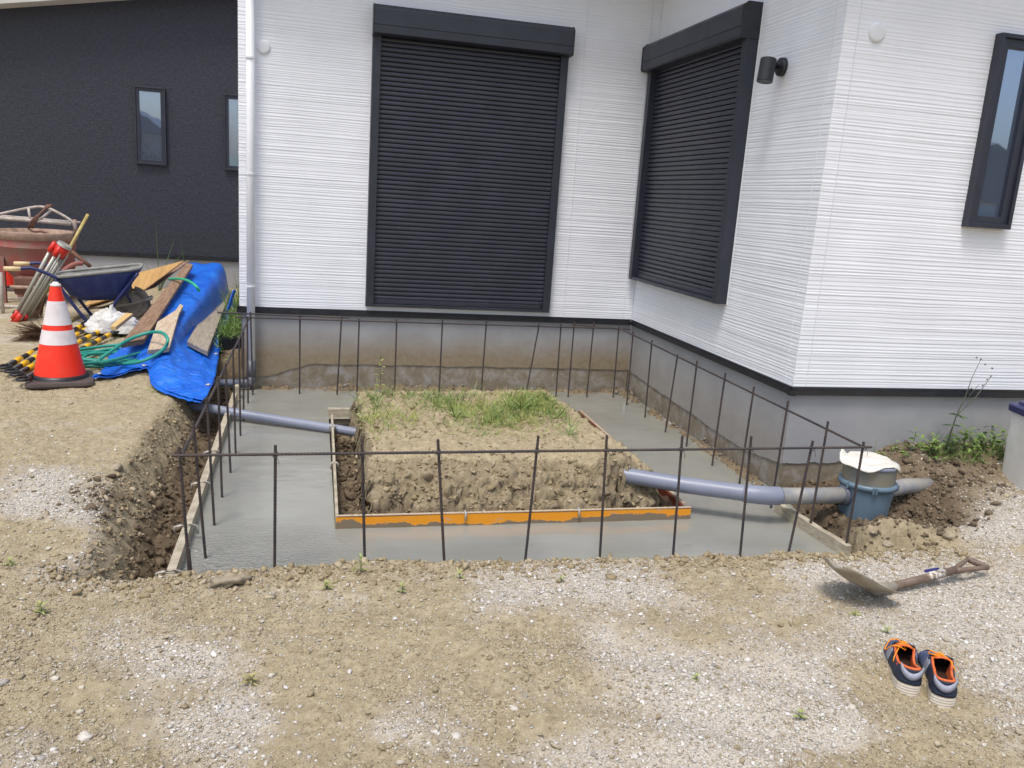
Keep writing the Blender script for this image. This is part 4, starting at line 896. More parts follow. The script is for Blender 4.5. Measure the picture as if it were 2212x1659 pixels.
def copy_tree(o, loc, label):
    c = o.copy(); sc.collection.objects.link(c); c.location = loc; c['label'] = label
    for chd in list(o.children):
        k = chd.copy(); sc.collection.objects.link(k); k.parent = c
        for g in chd.children: kk = g.copy(); sc.collection.objects.link(kk); kk.parent = k
    return c
copy_tree(cone1, (-6.22, 3.75, gz(-6.22, 3.75)), 'far red traffic cone half hidden behind the rusty concrete bucket')

# ------------------------------------------------------------------ striped bars
def make_bar():
    e = empty('striped_bar', (0, 0, 0), 'x', 'striped bar', 'yellow and black bars lying behind the cone')
    Lb = 1.9; k = 15; seg_ = (Lb - .2) / k
    MB().tube([(0, .1, 0), (0, Lb - .1, 0)], .0185, 12).build('pole', M['barblack'], e, smooth=True)
    for i in range(1, k, 2):
        MB().tube([(0, .1 + i * seg_, 0), (0, .1 + (i + 1) * seg_, 0)], .0197, 12).build('yellow_band', M['yellow'], e, smooth=True)
    for y0, s in ((.1, -1), (Lb - .1, 1)):
        MB().tube([(.03 * math.sin(a) * 1.2, y0 + s * (.05 - .05 * math.cos(a)), .002) for a in np.linspace(0, 6.28, 16)], .010, 8).build('end_ring', M['black'], e, smooth=True)
    return e
bar0 = make_bar()
ends = [((5, 797), (168, 706)), ((18, 806), (178, 713)), ((30, 813), (192, 724)), ((44, 824), (206, 735))]
labs = ['striped bar farthest from the cone, leftmost of four', 'second striped bar from the left behind the cone', 'third striped bar from the left behind the cone', 'striped bar nearest to the cone, rightmost of four']
for i, ((a_, b_)) in enumerate(ends):
    p = H(a_[0], a_[1], 2, -.43); q = H(b_[0], b_[1], 2, -.39); d = q - p
    o = bar0 if i == 0 else copy_tree(bar0, (0, 0, 0), '')
    o.location = (p[0], p[1], -.425 + .0 * i); o.rotation_euler = (math.atan2(.03, 1.9), 0, math.atan2(-d[0], d[1])); o['label'] = labs[i]

# ------------------------------------------------------------------ tarp over a stack
rowsC = [
 [(-4.18, 3.3, -.38), (-4.14, 3.3, -.02), (-3.98, 3.3, .01), (-3.76, 3.3, .0), (-3.66, 3.25, -.36), (-3.56, 3.2, -.40)],
 [(-4.16, 2.6, -.38), (-4.13, 2.6, -.07), (-3.98, 2.6, -.05), (-3.75, 2.6, -.055), (-3.66, 2.55, -.37), (-3.56, 2.5, -.405)],
 [(-4.15, 1.6, -.38), (-4.12, 1.6, -.16), (-3.98, 1.6, -.14), (-3.77, 1.6, -.15), (-3.69, 1.6, -.37), (-3.54, 1.6, -.41)],
 [(-4.15, .9, -.39), (-4.12, .9, -.235), (-4.0, .9, -.215), (-3.80, .9, -.22), (-3.74, .9, -.38), (-3.50, .9, -.415)],
 [(-4.20, .3, -.40), (-4.14, .3, -.29), (-4.0, .3, -.275), (-3.82, .3, -.28), (-3.74, .3, -.39), (-3.48, .3, -.42)],
 [(-4.24, -.05, -.41), (-4.1, -.05, -.35), (-3.97, -.05, -.335), (-3.80, -.05, -.335), (-3.66, -.05, -.39), (-3.46, -.0, -.43)],
 [(-4.22, -.30, -.425), (-4.08, -.30, -.41), (-3.92, -.3, -.38), (-3.77, -.36, -.345), (-3.60, -.4, -.40), (-3.44, -.4, -.45)],
 [(-4.21, -.50, -.435), (-4.08, -.46, -.43), (-3.92, -.36, -.40), (-3.77, -.62, -.37), (-3.58, -.8, -.45), (-3.42, -.8, -.47)],
 [(-4.23, -.64, -.435), (-4.09, -.56, -.44), (-3.91, -.44, -.41), (-3.78, -.84, -.445), (-3.58, -1.05, -.475), (-3.43, -1.24, -.46)]]
def catmull(C, n):
    C = np.array(C, float); k = len(C); out = []
    P = np.concatenate([[2 * C[0] - C[1]], C, [2 * C[-1] - C[-2]]])
    for i in range(k - 1):
        for s in range(n):
            t = s / n; a, b, c, d = P[i:i + 4]
            out.append(.5 * ((2 * b) + (-a + c) * t + (2 * a - 5 * b + 4 * c - d) * t * t + (-a + 3 * b - 3 * c + d) * t ** 3))
    out.append(C[-1]); return np.array(out)
TP = catmull(rowsC, 12); TP = np.swapaxes(catmull(np.swapaxes(TP, 0, 1), 12), 0, 1)
wr = .016 * fbm(TP[..., 0] * 3 + .7 * TP[..., 1], TP[..., 1] * .8, 5, 4, .55) + .012 * np.abs(fbm(TP[..., 0] * 1.2, TP[..., 1] * 3, 3.5, 3))
TP[..., 2] += wr * np.where(TP[..., 1] > -.05, .55, 1.2); TP[..., 0] += .012 * fbm(TP[..., 1], TP[..., 2], 5, 3)
mb = MB(); mb.grid(TP); tarp = mb.build('tarpaulin', M['tarp'], None, smooth=True); tag(tarp, 'bright blue tarpaulin spread over a stack and spilling to the trench', 'tarpaulin')
s_ = tarp.modifiers.new('s', 'SOLIDIFY'); s_.thickness = .004; s_.offset = 1
for i_, j_ in ((-14, -3), (-3, 3), (-4, 22), (-44, -2)):
    p = TP[i_, j_]; m_ = MB(); m_.lathe([(.006, .007), (.008, .010), (.015, .010), (.017, .005)], tuple(p), 16); m_.build('eyelet', M['clip'], tarp, smooth=True)
# second layer fold at the front edge
FP = TP[-30:, :].copy(); FP[..., 2] -= .018; FP[..., 1] -= .018; FP[..., 0] -= .01
mb = MB(); mb.grid(FP); ORG[tarp.name] = ORG.get(tarp.name, tuple(tarp.location)); o = mb.build('folded_hem', M['tarp'], tarp, smooth=True); s_ = o.modifiers.new('s', 'SOLIDIFY'); s_.thickness = .004
# small blue scrap by the weeds
m_ = MB(); A = np.array([[H(x + dx, y, 1, 1.0 + .1 * dx / 10) for dx in (0, 5)] for x, y in ((503, 626), (498, 640), (494, 655), (489, 668))]); m_.grid(A)
o = m_.build('tarp_scrap', M['tarp']); tag(o, 'narrow scrap of blue tarpaulin among weeds by the downpipe', 'tarp scrap'); s_ = o.modifiers.new('s', 'SOLIDIFY'); s_.thickness = .01

# ------------------------------------------------------------------ planks and sheets
def plank(name, corners, th, m_, label, cat, group=None, bevel=.003, nseg=1):
    C = [np.array(c, float) for c in corners]; nrm = np.cross(C[1] - C[0], C[3] - C[0]); nrm /= np.linalg.norm(nrm)
    if nrm[2] < 0: nrm = -nrm
    n = len(C); b = MB(); b.add([c - nrm * th for c in C] + C, [tuple(range(n))[::-1], tuple(range(n, 2 * n))] + [(i, (i + 1) % n, (i + 1) % n + n, i + n) for i in range(n)])
    return tag(b.build(name, m_, None, bevel=bevel), label, cat, group)
zz = lambda px, py, z: H(px, py, 2, z)
PG = 'boards lying on the tarpaulin'
plank('scaffold_plank', [zz(262, 740, -.26), zz(312, 732, -.26), zz(417, 571, .07), zz(402, 568, .07)], .045, M['plank'], 'longest brown plank along the left side of the blue tarpaulin', 'plank', PG)
sp = [zz(319, 756, -.285), zz(366, 751, -.285), zz(387, 676, -.165), zz(396, 660, -.14), zz(389, 656, -.14), zz(379, 670, -.165), zz(340, 695, -.205)]
plank('broken_plank', sp, .035, M['plankpale'], 'short pale broken plank in the middle of the blue tarpaulin', 'plank', PG)
plank('scaffold_plank', [zz(404, 737, -.345), zz(448, 759, -.345), zz(500, 624, -.29), zz(480, 612, -.29)], .04, M['plankgrey'], 'grey weathered plank along the right side of the blue tarpaulin', 'plank', PG)
q1, q2, q3 = zz(170, 664, -.38), zz(313, 625, -.20), zz(397, 563, .06); q4 = q1 + (q3 - q2)
plank('plywood_sheet', [q1, q2, q3, q4], .012, M['ply'], 'upper tan plywood sheet behind the wheelbarrow', 'plywood', 'plywood sheets behind the wheelbarrow', bevel=0)
q1, q2, q3 = zz(183, 668, -.40), zz(335, 619, -.20), zz(410, 562, .045); q4 = q1 + (q3 - q2) * .95
plank('plywood_sheet', [q1, q2, q3, q4], .012, M['plank'], 'lower brown plywood sheet under the tan one', 'plywood', 'plywood sheets behind the wheelbarrow', bevel=0)
# ------------------------------------------------------------------ hose
def loopz(cx_, cy_, rx, ry, a0, a1, n, z0, rot=0, wob=0):
    out = []
    for a in np.linspace(a0, a1, n):
        x, y = rx * math.cos(a), ry * math.sin(a); out.append((cx_ + x * math.cos(rot) - y * math.sin(rot), cy_ + x * math.sin(rot) + y * math.cos(rot), z0 + wob * math.sin(a * 2.3)))
    return out
hc = H(238, 780, 2, -.43); pts = []
for k, (rx, ry, dx, dy, z_) in enumerate([(.34, .20, 0, 0, .0), (.30, .27, .05, .07, .012), (.37, .17, -.03, -.05, .02), (.26, .24, .07, .02, .03), (.33, .30, .0, .10, .035)]):
    pts += loopz(hc[0] + dx, hc[1] + dy, rx, ry, k * 6.28 + .2, (k + 1) * 6.28 - .5, 22, -.42 + z_, .25 + .18 * k, .010)
pts += [tuple(H(x, y, 2, z)) for x, y, z in ((215, 784, -.33), (245, 755, -.28), (280, 733, -.23), (320, 719, -.19), (348, 718, -.17), (362, 732, -.19), (357, 750, -.25), (335, 768, -.31), (300, 782, -.36), (262, 786, -.39))]
pts = catmull(pts, 3)
ob = MB().tube(pts, .0125, 10).build('garden_hose', M['hose'], None, smooth=True); tag(ob, 'coiled teal garden hose between the cone and the blue tarpaulin', 'hose')
hp = catmull([zz(366, 603, -.02), zz(385, 602, .01), zz(405, 606, .02), zz(422, 617, .0), zz(431, 629, -.05)], 6)
ob = MB().tube(hp, .0125, 10).build('garden_hose', M['hosegreen'], None, smooth=True); tag(ob, 'short bright green hose end arching over the long plank', 'hose')
# ------------------------------------------------------------------ sack and offcut
sk = H(240, 722, 2, -.42); n, m = 20, 30; A = np.zeros((n, m, 3))
for i in range(n):
    for j in range(m):
        th = math.pi * .5 * i / (n - 1); an = 2 * math.pi * j / (m - 1); rx = .22 * math.sin(th) ** .7; ry = .15 * math.sin(th) ** .7
        nn = 1 + .6 * float(fbm(np.array([math.cos(an) * 1.3 + 4]), np.array([math.sin(an) * 1.3 + th]), 1.6, 4)[0])
        A[i, j] = (sk[0] + rx * nn * math.cos(an), sk[1] + .12 + ry * nn * math.sin(an), -.41 + .19 * math.cos(th) * nn * (1.0 - .35 * max(0, math.cos(an - .2))))
A[:, -1] = A[:, 0]
mb = MB(); mb.grid(A); ob = mb.build('sack', M['sack'], None, smooth=True); tag(ob, 'crumpled white sack on the ground in front of the wheelbarrow wheel', 'sack')
plank('wood_offcut', [zz(238, 704, -.24), zz(250, 706, -.24), zz(287, 677, -.2), zz(272, 675, -.2)], .03, M['freshwood'], 'small fresh yellow wood offcut lying on the white sack', 'offcut')

# ------------------------------------------------------------------ wheelbarrow
wbr = empty('wheelbarrow', (-4.6, 1.0, -.42), 'blue wheelbarrow with cream grips and cement-crusted tray', 'wheelbarrow')
Tw = Matrix.Translation((-4.68, 1.62, -.43)) @ Matrix.Rotation(R(8), 4, 'Z')
def tray_ring(sx, sy, z, dx=0, n=9):
    return [(p[0] + dx, p[1]) for p in rrect(-.36 * sx, .36 * sx, -.245 * sy, .245 * sy, .11 * min(sx, sy), 6)], z
lv = [tray_ring(.30, .38, .225, .02), tray_ring(.46, .55, .235, .02), tray_ring(.70, .76, .305, .01), tray_ring(.86, .88, .41, 0), tray_ring(1.0, 1.0, .49, 0)]
b = stack(lv, True, False); o = b.xf(Matrix.Identity(4))
def tiltz(b): b.v = [(x, y, z + (x * .14 if z > .3 else x * .06)) for x, y, z in b.v]; return b
tiltz(b).xf(Tw); o = b.build('tray', M['tray'], wbr, smooth=True); s_ = o.modifiers.new('s', 'SOLIDIFY'); s_.thickness = .004
rp = [(p[0], p[1], .492) for p in lv[-1][0]]; rp.append(rp[0]); b = MB(); b.tube(rp, .015, 8, cap=False); tiltz(b).xf(Tw).build('tray_rim', M['cementrim'], wbr, smooth=True)
b = stack([([(p[0] * .985, p[1] * .985) for p in pts], z + .012) for pts, z in lv], True, False); b.v = [(x, y, min(z, .496)) for x, y, z in b.v]; tiltz(b).xf(Tw).build('cement_residue', M['cementrim'], wbr, smooth=True)
for s in (-1, 1):
    y = s * .235
    b = MB(); b.tube(catmull([(-.62, y, .51), (-.52, y, .52), (-.42, y, .485), (-.31, y * .95, .43)], 5), .0155, 10); b.xf(Tw).build('handle', M['bluesteel'], wbr, smooth=True)
    b = MB(); b.tube([(-.73, y, .510), (-.60, y, .511)], .020, 12); b.xf(Tw).build('grip', M['grip'], wbr, smooth=True)
    b = MB(); b.tube(catmull([(-.34, y * .95, .43), (-.26, y * .9, .28), (-.10, y * .85, .04), (-.06, y * .84, .012), (-.01, y * .84, .012), (.04, y * .84, .06), (.18, y * .85, .28), (.34, y * .95, .50)], 5), .015, 10); b.xf(Tw).build('leg', M['bluesteel'], wbr, smooth=True)
    b = MB(); b.tube([(.08, y * .5, .16), (.27, y * .3, .195), (.45, y * .34, .25)], .013, 8); b.xf(Tw).build('axle_arm', M['rimsteel'], wbr, smooth=True)
    b = MB(); b.tube([(.20, y * .5, .36), (.27, y * .3, .195)], .009, 8); b.xf(Tw).build('brace', M['bluesteel'], wbr, smooth=True)
WC = Vector((.27, 0, .195))
wh = MB(); wh.tube([(WC.x + .125 * math.cos(a), 0, WC.z + .125 * math.sin(a)) for a in np.linspace(0, 6.2832, 33)], .036, 12, cap=False, sq=1.0); wh = wh.xf(Tw).build('wheel', M['tyre'], wbr, smooth=True)
m_ = MB(); m_.lathe([(.105, .018), (.09, .012), (.04, .010), (.035, .03), (.0, .03)], n=24); m_.xf(Tw @ Matrix.Translation(WC) @ Matrix.Rotation(R(90), 4, 'X')).build('rim', M['rimsteel'], wh, smooth=True)

# ------------------------------------------------------------------ concrete bucket
bk = empty('concrete_bucket', (-5.54, 2.8, -.42), 'rusty faded red concrete hopper bucket against the dark wall', 'concrete bucket')
BC = (-5.54, 2.8, 0)
MB().lathe([(.16, -.30), (.20, -.20), (.30, -.08), (.345, .05), (.360, .16), (.367, .165), (.360, .17), (.37, .24)], BC, 44).build('body', M['bucket'], bk, smooth=True)
MB().lathe([(.371, .24), (.378, .243), (.384, .31), (.380, .322), (.368, .322), (.350, .24), (.30, .18), (.0, .16)], BC, 44).build('rim', M['bucketrim'], bk, smooth=True)
zb_ = .465
for y in (2.62, 2.98):
    MB().tube([(-5.92, y, zb_ - .02), (-5.16, y, zb_ - .045)], .019 if y < 2.8 else .012, 10).build('frame_bar', M['framewhite'], bk, smooth=True)
MB().tube(catmull([(-5.95, 2.7, .43), (-5.9, 2.7, .455), (-5.6, 2.72, .545), (-5.45, 2.75, .57), (-5.3, 2.72, .52), (-5.17, 2.7, .44), (-5.14, 2.7, .36)], 4), .014, 10).build('bail', M['framewhite'], bk, smooth=True)
for x in (-5.57, -5.36): MB().tube([(x, 2.70, .55 if x < -5.5 else .54), (x + (.03 if x < -5.5 else -.10), 2.64, .44)], .012, 8).build('frame_strut', M['framewhite'], bk, smooth=True)
for x in (-5.93, -5.15): MB().tube([(x, 2.72, .46), (x, 2.74, .25)], .018, 8).build('frame_post', M['bucketrim'], bk, smooth=True)
m_ = MB()
for k in range(3): m_.tube(catmull([(-5.38 + .02 * k, 2.66, .60), (-5.42, 2.62, .53), (-5.50 + .015 * k, 2.60, .45), (-5.56 + .02 * k, 2.62, .36)], 4), .012, 7)
m_.build('sling_rope', M['rust'], bk, smooth=True)
MB().tube(catmull([(-5.56, 2.62, .35), (-5.50, 2.6, .325), (-5.42, 2.58, .33), (-5.34, 2.58, .30)], 5), .011, 7).build('sling_rope', M['rust'], bk, smooth=True)
for x, y in ((-5.80, 2.55), (-5.28, 2.55), (-5.80, 3.05), (-5.28, 3.05)):
    MB().box(x - .028, x + .028, y - .02, y + .02, -.43, .06).build('leg', M['bucket'], bk, bevel=.003)
m_ = MB(); ringp = loopz(-5.70, 2.55, .34, .30, 0, 6.2832, 40, -.40); m_.tube(ringp, .016, 8, cap=False); m_.build('base_ring', M['framewhite'], bk, smooth=True)
MB().tube(catmull([(-5.05, 2.55, .03), (-5.12, 2.5, .02), (-5.22, 2.45, -.06), (-5.36, 2.42, -.24)], 5), .024, 10).build('discharge_lever', M['bucket'], bk, smooth=True)
MB().tube([(-5.16, 2.6, .14), (-5.06, 2.58, .06), (-4.98, 2.56, .0)], .02, 10).build('discharge_lever', M['rust'], bk, smooth=True)
MB().box(-5.66, -5.42, 2.40, 2.60, -.30, -.12).build('gate', M['rust'], bk, bevel=.02)
MB().tube([(-5.68, 2.38, -.22), (-5.36, 2.38, -.22)], .018, 8).build('gate_bar', M['bucketrim'], bk, smooth=True)
# white pole in front of it (steel frame standing at the left edge)
m_ = MB(); m_.tube([(-5.62, 1.95, -.42), (-5.62, 1.95, -.03)], .018, 8)
tag(m_.build('steel_post', M['framewhite'], None, smooth=True), 'chalky upright steel post at the left edge by the near grip', 'post')

# ------------------------------------------------------------------ tripod
tr = empty('tripod', (-5.3, 1.3, -.41), 'folded surveying tripod with red head leaning on the wheelbarrow', 'tripod')
hT = Vector(H(138, 532, 1, 1.5)); fT = Vector(H(38, 684, 1, 1.52)); ax_ = (hT - fT).normalized(); sdv = ax_.cross(Vector((0, 1, 0))).normalized()
for k, (o1, o2, dy) in enumerate([(-.075, -.02, 0), (-.012, .02, -.04), (.03, .05, .03)]):
    a0 = hT + sdv * o1 * -1 - ax_ * .06; a1 = fT + sdv * o2 * -1
    a0 = a0 + Vector((0, dy, 0)); a1 = a1 + Vector((0, dy, 0))
    L = MB(); L.tube([a0, a1], .017, 10).build('leg', M['alu'], tr, smooth=True)
    if k > 0: MB().tube([a0 + sdv * -.028, a1 + sdv * -.024], .010, 8).build('leg', M['alu'], tr, smooth=True)
    MB().tube([a0 + ax_ * .05, a0 - ax_ * .05], [.022, .026], 10).build('hinge', M['redplastic'], tr, smooth=True)
    MB().tube([a1 + ax_ * .05, a1 - ax_ * .04], .026, 8).build('clamp', M['redplastic'], tr, smooth=True)
    m_ = MB(); e0 = a1 - ax_ * .04; m_.tube([e0, e0 - ax_ * .07 + Vector((-.01, 0, 0)), e0 - ax_ * .15 + Vector((.0, 0, -.01))], [.018, .024, .004], 8, sq=.4); m_.build('foot', M['redplastic'], tr, smooth=True)
MB().tube([hT - ax_ * .10, hT - ax_ * .03, hT - ax_ * .0], [.045, .062, .058], 12).build('head', M['redplastic'], tr, smooth=False)
MB().tube([hT, hT + ax_ * .022], [.068, .062], 20).build('head_plate', M['alu'], tr, smooth=False)
mid = fT + ax_ * .02; MB().tube([mid - sdv * .05, mid + sdv * .05], .02, 8).build('strap', M['black'], tr, smooth=True)

# ------------------------------------------------------------------ brooms
def broom(tp, bp, spread, label, ntw=130, ln=.34):
    T0 = Vector(tp); B0 = Vector(bp); d = (B0 - T0).normalized(); e = empty('bamboo_broom', tuple(B0), label, 'broom', 'bamboo twig brooms')
    MB().tube([T0, T0 + (B0 - T0) * .33, T0 + (B0 - T0) * .66, B0], [.0145, .0155, .016, .016], 12).build('handle', M['bamboo'], e, smooth=True)
    m_ = MB(); r = random.Random(len(label))
    for k in range(ntw):
        s = Vector((r.gauss(0, 1), r.gauss(0, 1), r.gauss(0, 1))); s -= d * s.dot(d); s = s.normalized() * r.random() ** .5
        a0 = B0 - d * .05 + s * .015; l_ = ln * r.uniform(.7, 1.15); p1 = a0 + d * l_ * .5 + s * spread * .35; p2 = a0 + d * l_ + s * spread
        for pt in (p1, p2): pt.z = max(pt.z, -.42 + .01 * r.random())
        m_.tube([a0, p1, p2], [.0028, .0022, .001], 4)
        if k % 2: m_.tube([p1, p1 + (p2 - p1) * .5 + Vector((r.gauss(0, .02), r.gauss(0, .02), 0)), p2 + Vector((r.gauss(0, .04), r.gauss(0, .04), abs(r.gauss(0, .02))))], [.002, .0015, .0008], 4)
    m_.build('twigs', M['twig'], e)
broom(H(190, 463, 1, 2.05), H(92, 645, 1, 1.75), .10, 'bamboo broom standing on its twigs behind the tripod')
broom(H(175, 683, 2, -.39), H(98, 716, 2, -.385), .14, 'bamboo broom lying on the ground behind the cone', 200, .42)

# ------------------------------------------------------------------ black crate
cr = empty('plastic_crate', (-3.46, .50, -.55), 'black mesh plastic crate under the weeds by the downpipe', 'crate')
m_ = MB(); x0, x1, y0, y1, z0, z1 = -3.50, -3.335, .40, .68, -.53, -.32
for z in np.linspace(z0, z1, 6):
    m_.box(x0, x1, y0, y0 + .006, z - .003, z + .003); m_.box(x0, x0 + .006, y0, y1, z - .004, z + .004)
for x in np.linspace(x0, x1, 8): m_.box(x - .003, x + .003, y0 - .002, y0 + .004, z0, z1)
for y in np.linspace(y0 + .03, y1, 7): m_.box(x0 - .002, x0 + .004, y - .003, y + .003, z0, z1)
m_.build('mesh_wall', M['black'], cr)
MB().box(x0 + .01, x1, y0 + .012, y1, z0, z1 - .02).build('inner_tub', M['black'], cr, bevel=.004)

# ------------------------------------------------------------------ plants
def blade(m_, p, d, ln, w0, droop, r, seg=5):
    p = np.array(p, float); d = np.array(d, float); d /= np.linalg.norm(d); sd_ = np.cross(d, [r.gauss(0, .4), r.gauss(0, .4), 1]); sd_ /= (np.linalg.norm(sd_) + 1e-9)
    vs = []; q = p.copy(); dd = d.copy()
    for i in range(seg + 1):
        t = i / seg; w_ = w0 * (1 - t) ** .7 * (.6 + .4 * math.sin(min(1, t * 3) * math.pi / 2)); vs += [tuple(q - sd_ * w_), tuple(q + sd_ * w_)]
        dd = dd + np.array([0, 0, -droop / seg]); dd /= np.linalg.norm(dd); q = q + dd * ln / seg
    m_.add(vs, [(2 * i, 2 * i + 1, 2 * i + 3, 2 * i + 2) for i in range(seg)])
def leaf(m_, p, d, ln, wd, r):
    p = np.array(p, float); d = np.array(d, float); d /= np.linalg.norm(d); sd_ = np.cross(d, [0, 0, 1.0]) + np.array([0, 0, r.gauss(0, .2)]); sd_ /= np.linalg.norm(sd_); up_ = np.cross(sd_, d)
    prof_ = [(0, .05), (.2, .7), (.45, 1), (.75, .6), (1, .02)]; vs = []
    for t, w_ in prof_:
        c = p + d * ln * t + np.array([0, 0, -.35 * ln * t * t]); vs += [c - sd_ * wd * w_ + up_ * wd * w_ * .3, c, c + sd_ * wd * w_ + up_ * wd * w_ * .3]
    m_.add(vs, [(3 * i, 3 * i + 1, 3 * i + 4, 3 * i + 3) for i in range(4)] + [(3 * i + 1, 3 * i + 2, 3 * i + 5, 3 * i + 4) for i in range(4)])
def tuft(m_, x, y, z, n, ln, w0, r, up=.9, droop=1.2):
    for k in range(n):
        a = r.uniform(0, 6.28); u = r.uniform(.3, 1.0); blade(m_, (x + r.gauss(0, .012), y + r.gauss(0, .012), z), (math.cos(a) * (1.1 - u * up), math.sin(a) * (1.1 - u * up), u), ln * r.uniform(.5, 1.1), w0 * r.uniform(.6, 1.2), droop * r.uniform(.2, 1), r)
r = random.Random(5)
def veg(name, fn, m_, label, cat=None, group=None, stuff=False, stemfn=None):
    b = MB(); fn(b); o = b.build(name, m_)
    if stuff: o['kind'] = 'stuff'; o['label'] = label; o['category'] = cat
    else: tag(o, label, cat, group)
    return o
def on(px, py, z=-.47):
    p = H(px, py, 2, z)
    for _ in range(3): z = gz(p[0], p[1]); p = H(px, py, 2, z)
    return p[0], p[1], z - .004
# grass on the island
def isl_grass(kind):
    def f(b):
        N = {'y': 2600, 'g': 1500, 'd': 1500}[kind]
        for k in range(N):
            x = r.uniform(-2.42, -1.0); y = r.uniform(-2.1, -.88)
            w_ = math.exp(-(((y + 1.32 + .12 * math.sin(x * 7)) / .40) ** 2)) * (.22 + 1.9 * max(0, float(fbm(np.array([x + (3 if kind == 'g' else 8)]), np.array([y]), 2.6, 3)[0]) * 1.6 + .5)) * (1.2 if x > -1.9 else .75)
            if r.random() > w_ * .85: continue
            z = gz(x, y) - .003
            if kind == 'd': tuft(b, x, y, z, 3, .11, .0015, r, .35, 2)
            else: tuft(b, x, y, z, 3, .085 if kind == 'y' else .12, .0026, r, .8, 1.5)
    return f
def wrapf(f): return lambda b: f(b)
veg('grass', isl_grass('y'), M['leafyel'], 'short yellow-green grass growing on top of the earth island', 'grass', stuff=True)
veg('grass', isl_grass('g'), M['leaf'], 'short green grass mixed over the earth island', 'grass', stuff=True)
veg('dry_grass', isl_grass('d'), M['leafdry'], 'dry straw lying on the earth island', 'dry grass', stuff=True)
GT = 'grass tufts on the earth island'
for px, py, n, ln, lab in [(812, 868, 20, .16, 'grass tuft at the back left corner of the earth island'), (1015, 862, 14, .13, 'tall grass tuft in the middle of the earth island'), (1125, 888, 36, .17, 'largest green grass tuft on the earth island'), (1200, 905, 26, .15, 'bushy tuft near the right edge of the earth island'), (1235, 940, 14, .14, 'grass tuft hanging at the right front of the earth island'), (985, 900, 16, .11, 'small tuft left of the middle of the earth island'), (890, 905, 12, .08, 'low yellow tuft on the left half of the earth island'), (1070, 905, 16, .10, 'low tuft between the two taller tufts on the earth island')]:
    x, y, z = on(px, py); veg('grass_tuft', lambda b: tuft(b, x, y, z, n, ln * 1.45, .0042, r, .8, 1.2), M['leaf'] if n > 13 else M['leafyel'], lab, 'grass tuft', GT)
def leafy(px, py, h, nl, ll, lw, m_, lab, lean=(0, 0), group=None, base=None, name='weed', stemr=.0025):
    x, y, z = base if base else on(px, py); e = empty(name, (x, y, z), lab, 'weed', group)
    tp = np.array([x + lean[0], y + lean[1], z + h]); b0 = np.array([x, y, z]); MB().tube([tuple(b0), tuple((b0 + tp) / 2 + np.array([.004, 0, 0])), tuple(tp)], [stemr, stemr * .8, stemr * .4], 6).build('stem', M['stem'], e)
    b = MB()
    for k in range(nl):
        t = .15 + .85 * k / max(1, nl - 1); a = k * 2.4 + r.random(); p = b0 + (tp - b0) * t; u = .25 + .7 * t
        leaf(b, p, (math.cos(a), math.sin(a), u), ll * r.uniform(.7, 1.1) * (1.1 - .4 * t), lw, r)
    b.build('leaves', m_, e); return e
leafy(820, 850, .27, 16, .085, .009, M['leafyel'], 'tall leafy yellow-green weed at the back left of the island', (.0, .0))
SW = 'small weeds in the foreground soil'
for px, py, h, nl, ll, lab in [(778, 1238, .07, 12, .045, 'small bright weed at the trench lip by the third rebar'), (705, 1272, .03, 12, .035, 'low weed left of the bright one near the trench lip'), (868, 1282, .04, 9, .035, 'small weed below the middle of the trench lip'), (992, 1250, .03, 9, .035, 'low weed at the trench lip below the orange board'), (88, 1326, .04, 12, .04, 'weed at the left edge of the foreground'), (22, 1222, .03, 9, .03, 'tiny weed at the far left edge'), (540, 1478, .03, 16, .045, 'grey-green weed in the left pale gravel patch'), (1212, 1256, .02, 7, .03, 'tiny weed in the gravel right of the lip'), (1846, 1330, .02, 7, .03, 'tiny weed between the shovel blade and the shoes'), (1914, 1368, .025, 7, .03, 'tiny weed just above the shoes'), (1728, 1552, .025, 7, .03, 'tiny weed left of the shoes low in the picture'), (1502, 1470, .02, 6, .025, 'tiny weed in the gravel in the lower middle')]:
    leafy(px, py, h, nl, ll, .0045, M['leafyel'] if nl != 16 else M['leafdry'], lab, (0, 0), SW, stemr=.0015)
# weeds by the right wall
RW = 'weeds along the foundation on the right'
x, y, z = .56, -2.68, gz(.56, -2.68); veg('grass_tuft', lambda b: tuft(b, x, y, z - .005, 12, .22, .004, r, 1.0, .5), M['leaf'], 'grass tuft right behind the drain chamber', 'grass tuft', RW)
leafy(0, 0, .13, 9, .09, .010, M['leaf'], 'three-leaved weed between the grass tuft and the tall stalk', (.01, 0), RW, (.79, -2.70, gz(.79, -2.70)))
for k, (xx, yy, hh, nl, lab) in enumerate([(.90, -2.72, .09, 14, 'leafy weed at the left foot of the tall dry stalk'), (1.02, -2.74, .12, 18, 'broad leafy weed at the foot of the tall dry stalk'), (1.15, -2.70, .15, 18, 'dense weed right of the tall dry stalk'), (1.28, -2.70, .13, 16, 'weed beside the storage bin'), (1.38, -2.68, .10, 12, 'weed partly behind the storage bin')]):
    leafy(0, 0, hh * .85, int(nl * .65), .09, .012, M['leafdark'] if k % 2 else M['leaf'], lab, (.01, -.01), RW, (xx, yy, gz(xx, yy)))
def rightgrass(b):
    for k in range(210):
        x = r.uniform(.42, 1.5); y = r.uniform(-2.80, -2.61)
        dens = ss(.75, 1.0, x)
        if r.random() > .25 + .75 * dens: continue
        tuft(b, x, y, gz(x, y) - .004, 3, (.08 + .07 * dens) * r.uniform(.5, 1.2), .003, r, .85, 1.1)
        for q_ in range(1): leaf(b, (x, y, gz(x, y) + r.random() * .06 * (1 + dens)), (r.gauss(0, 1), r.gauss(0, 1), .5), .06, .010, r)
veg('ground_cover', rightgrass, M['leaf'], 'low green ground cover along the foundation on the right', 'ground cover', stuff=True)
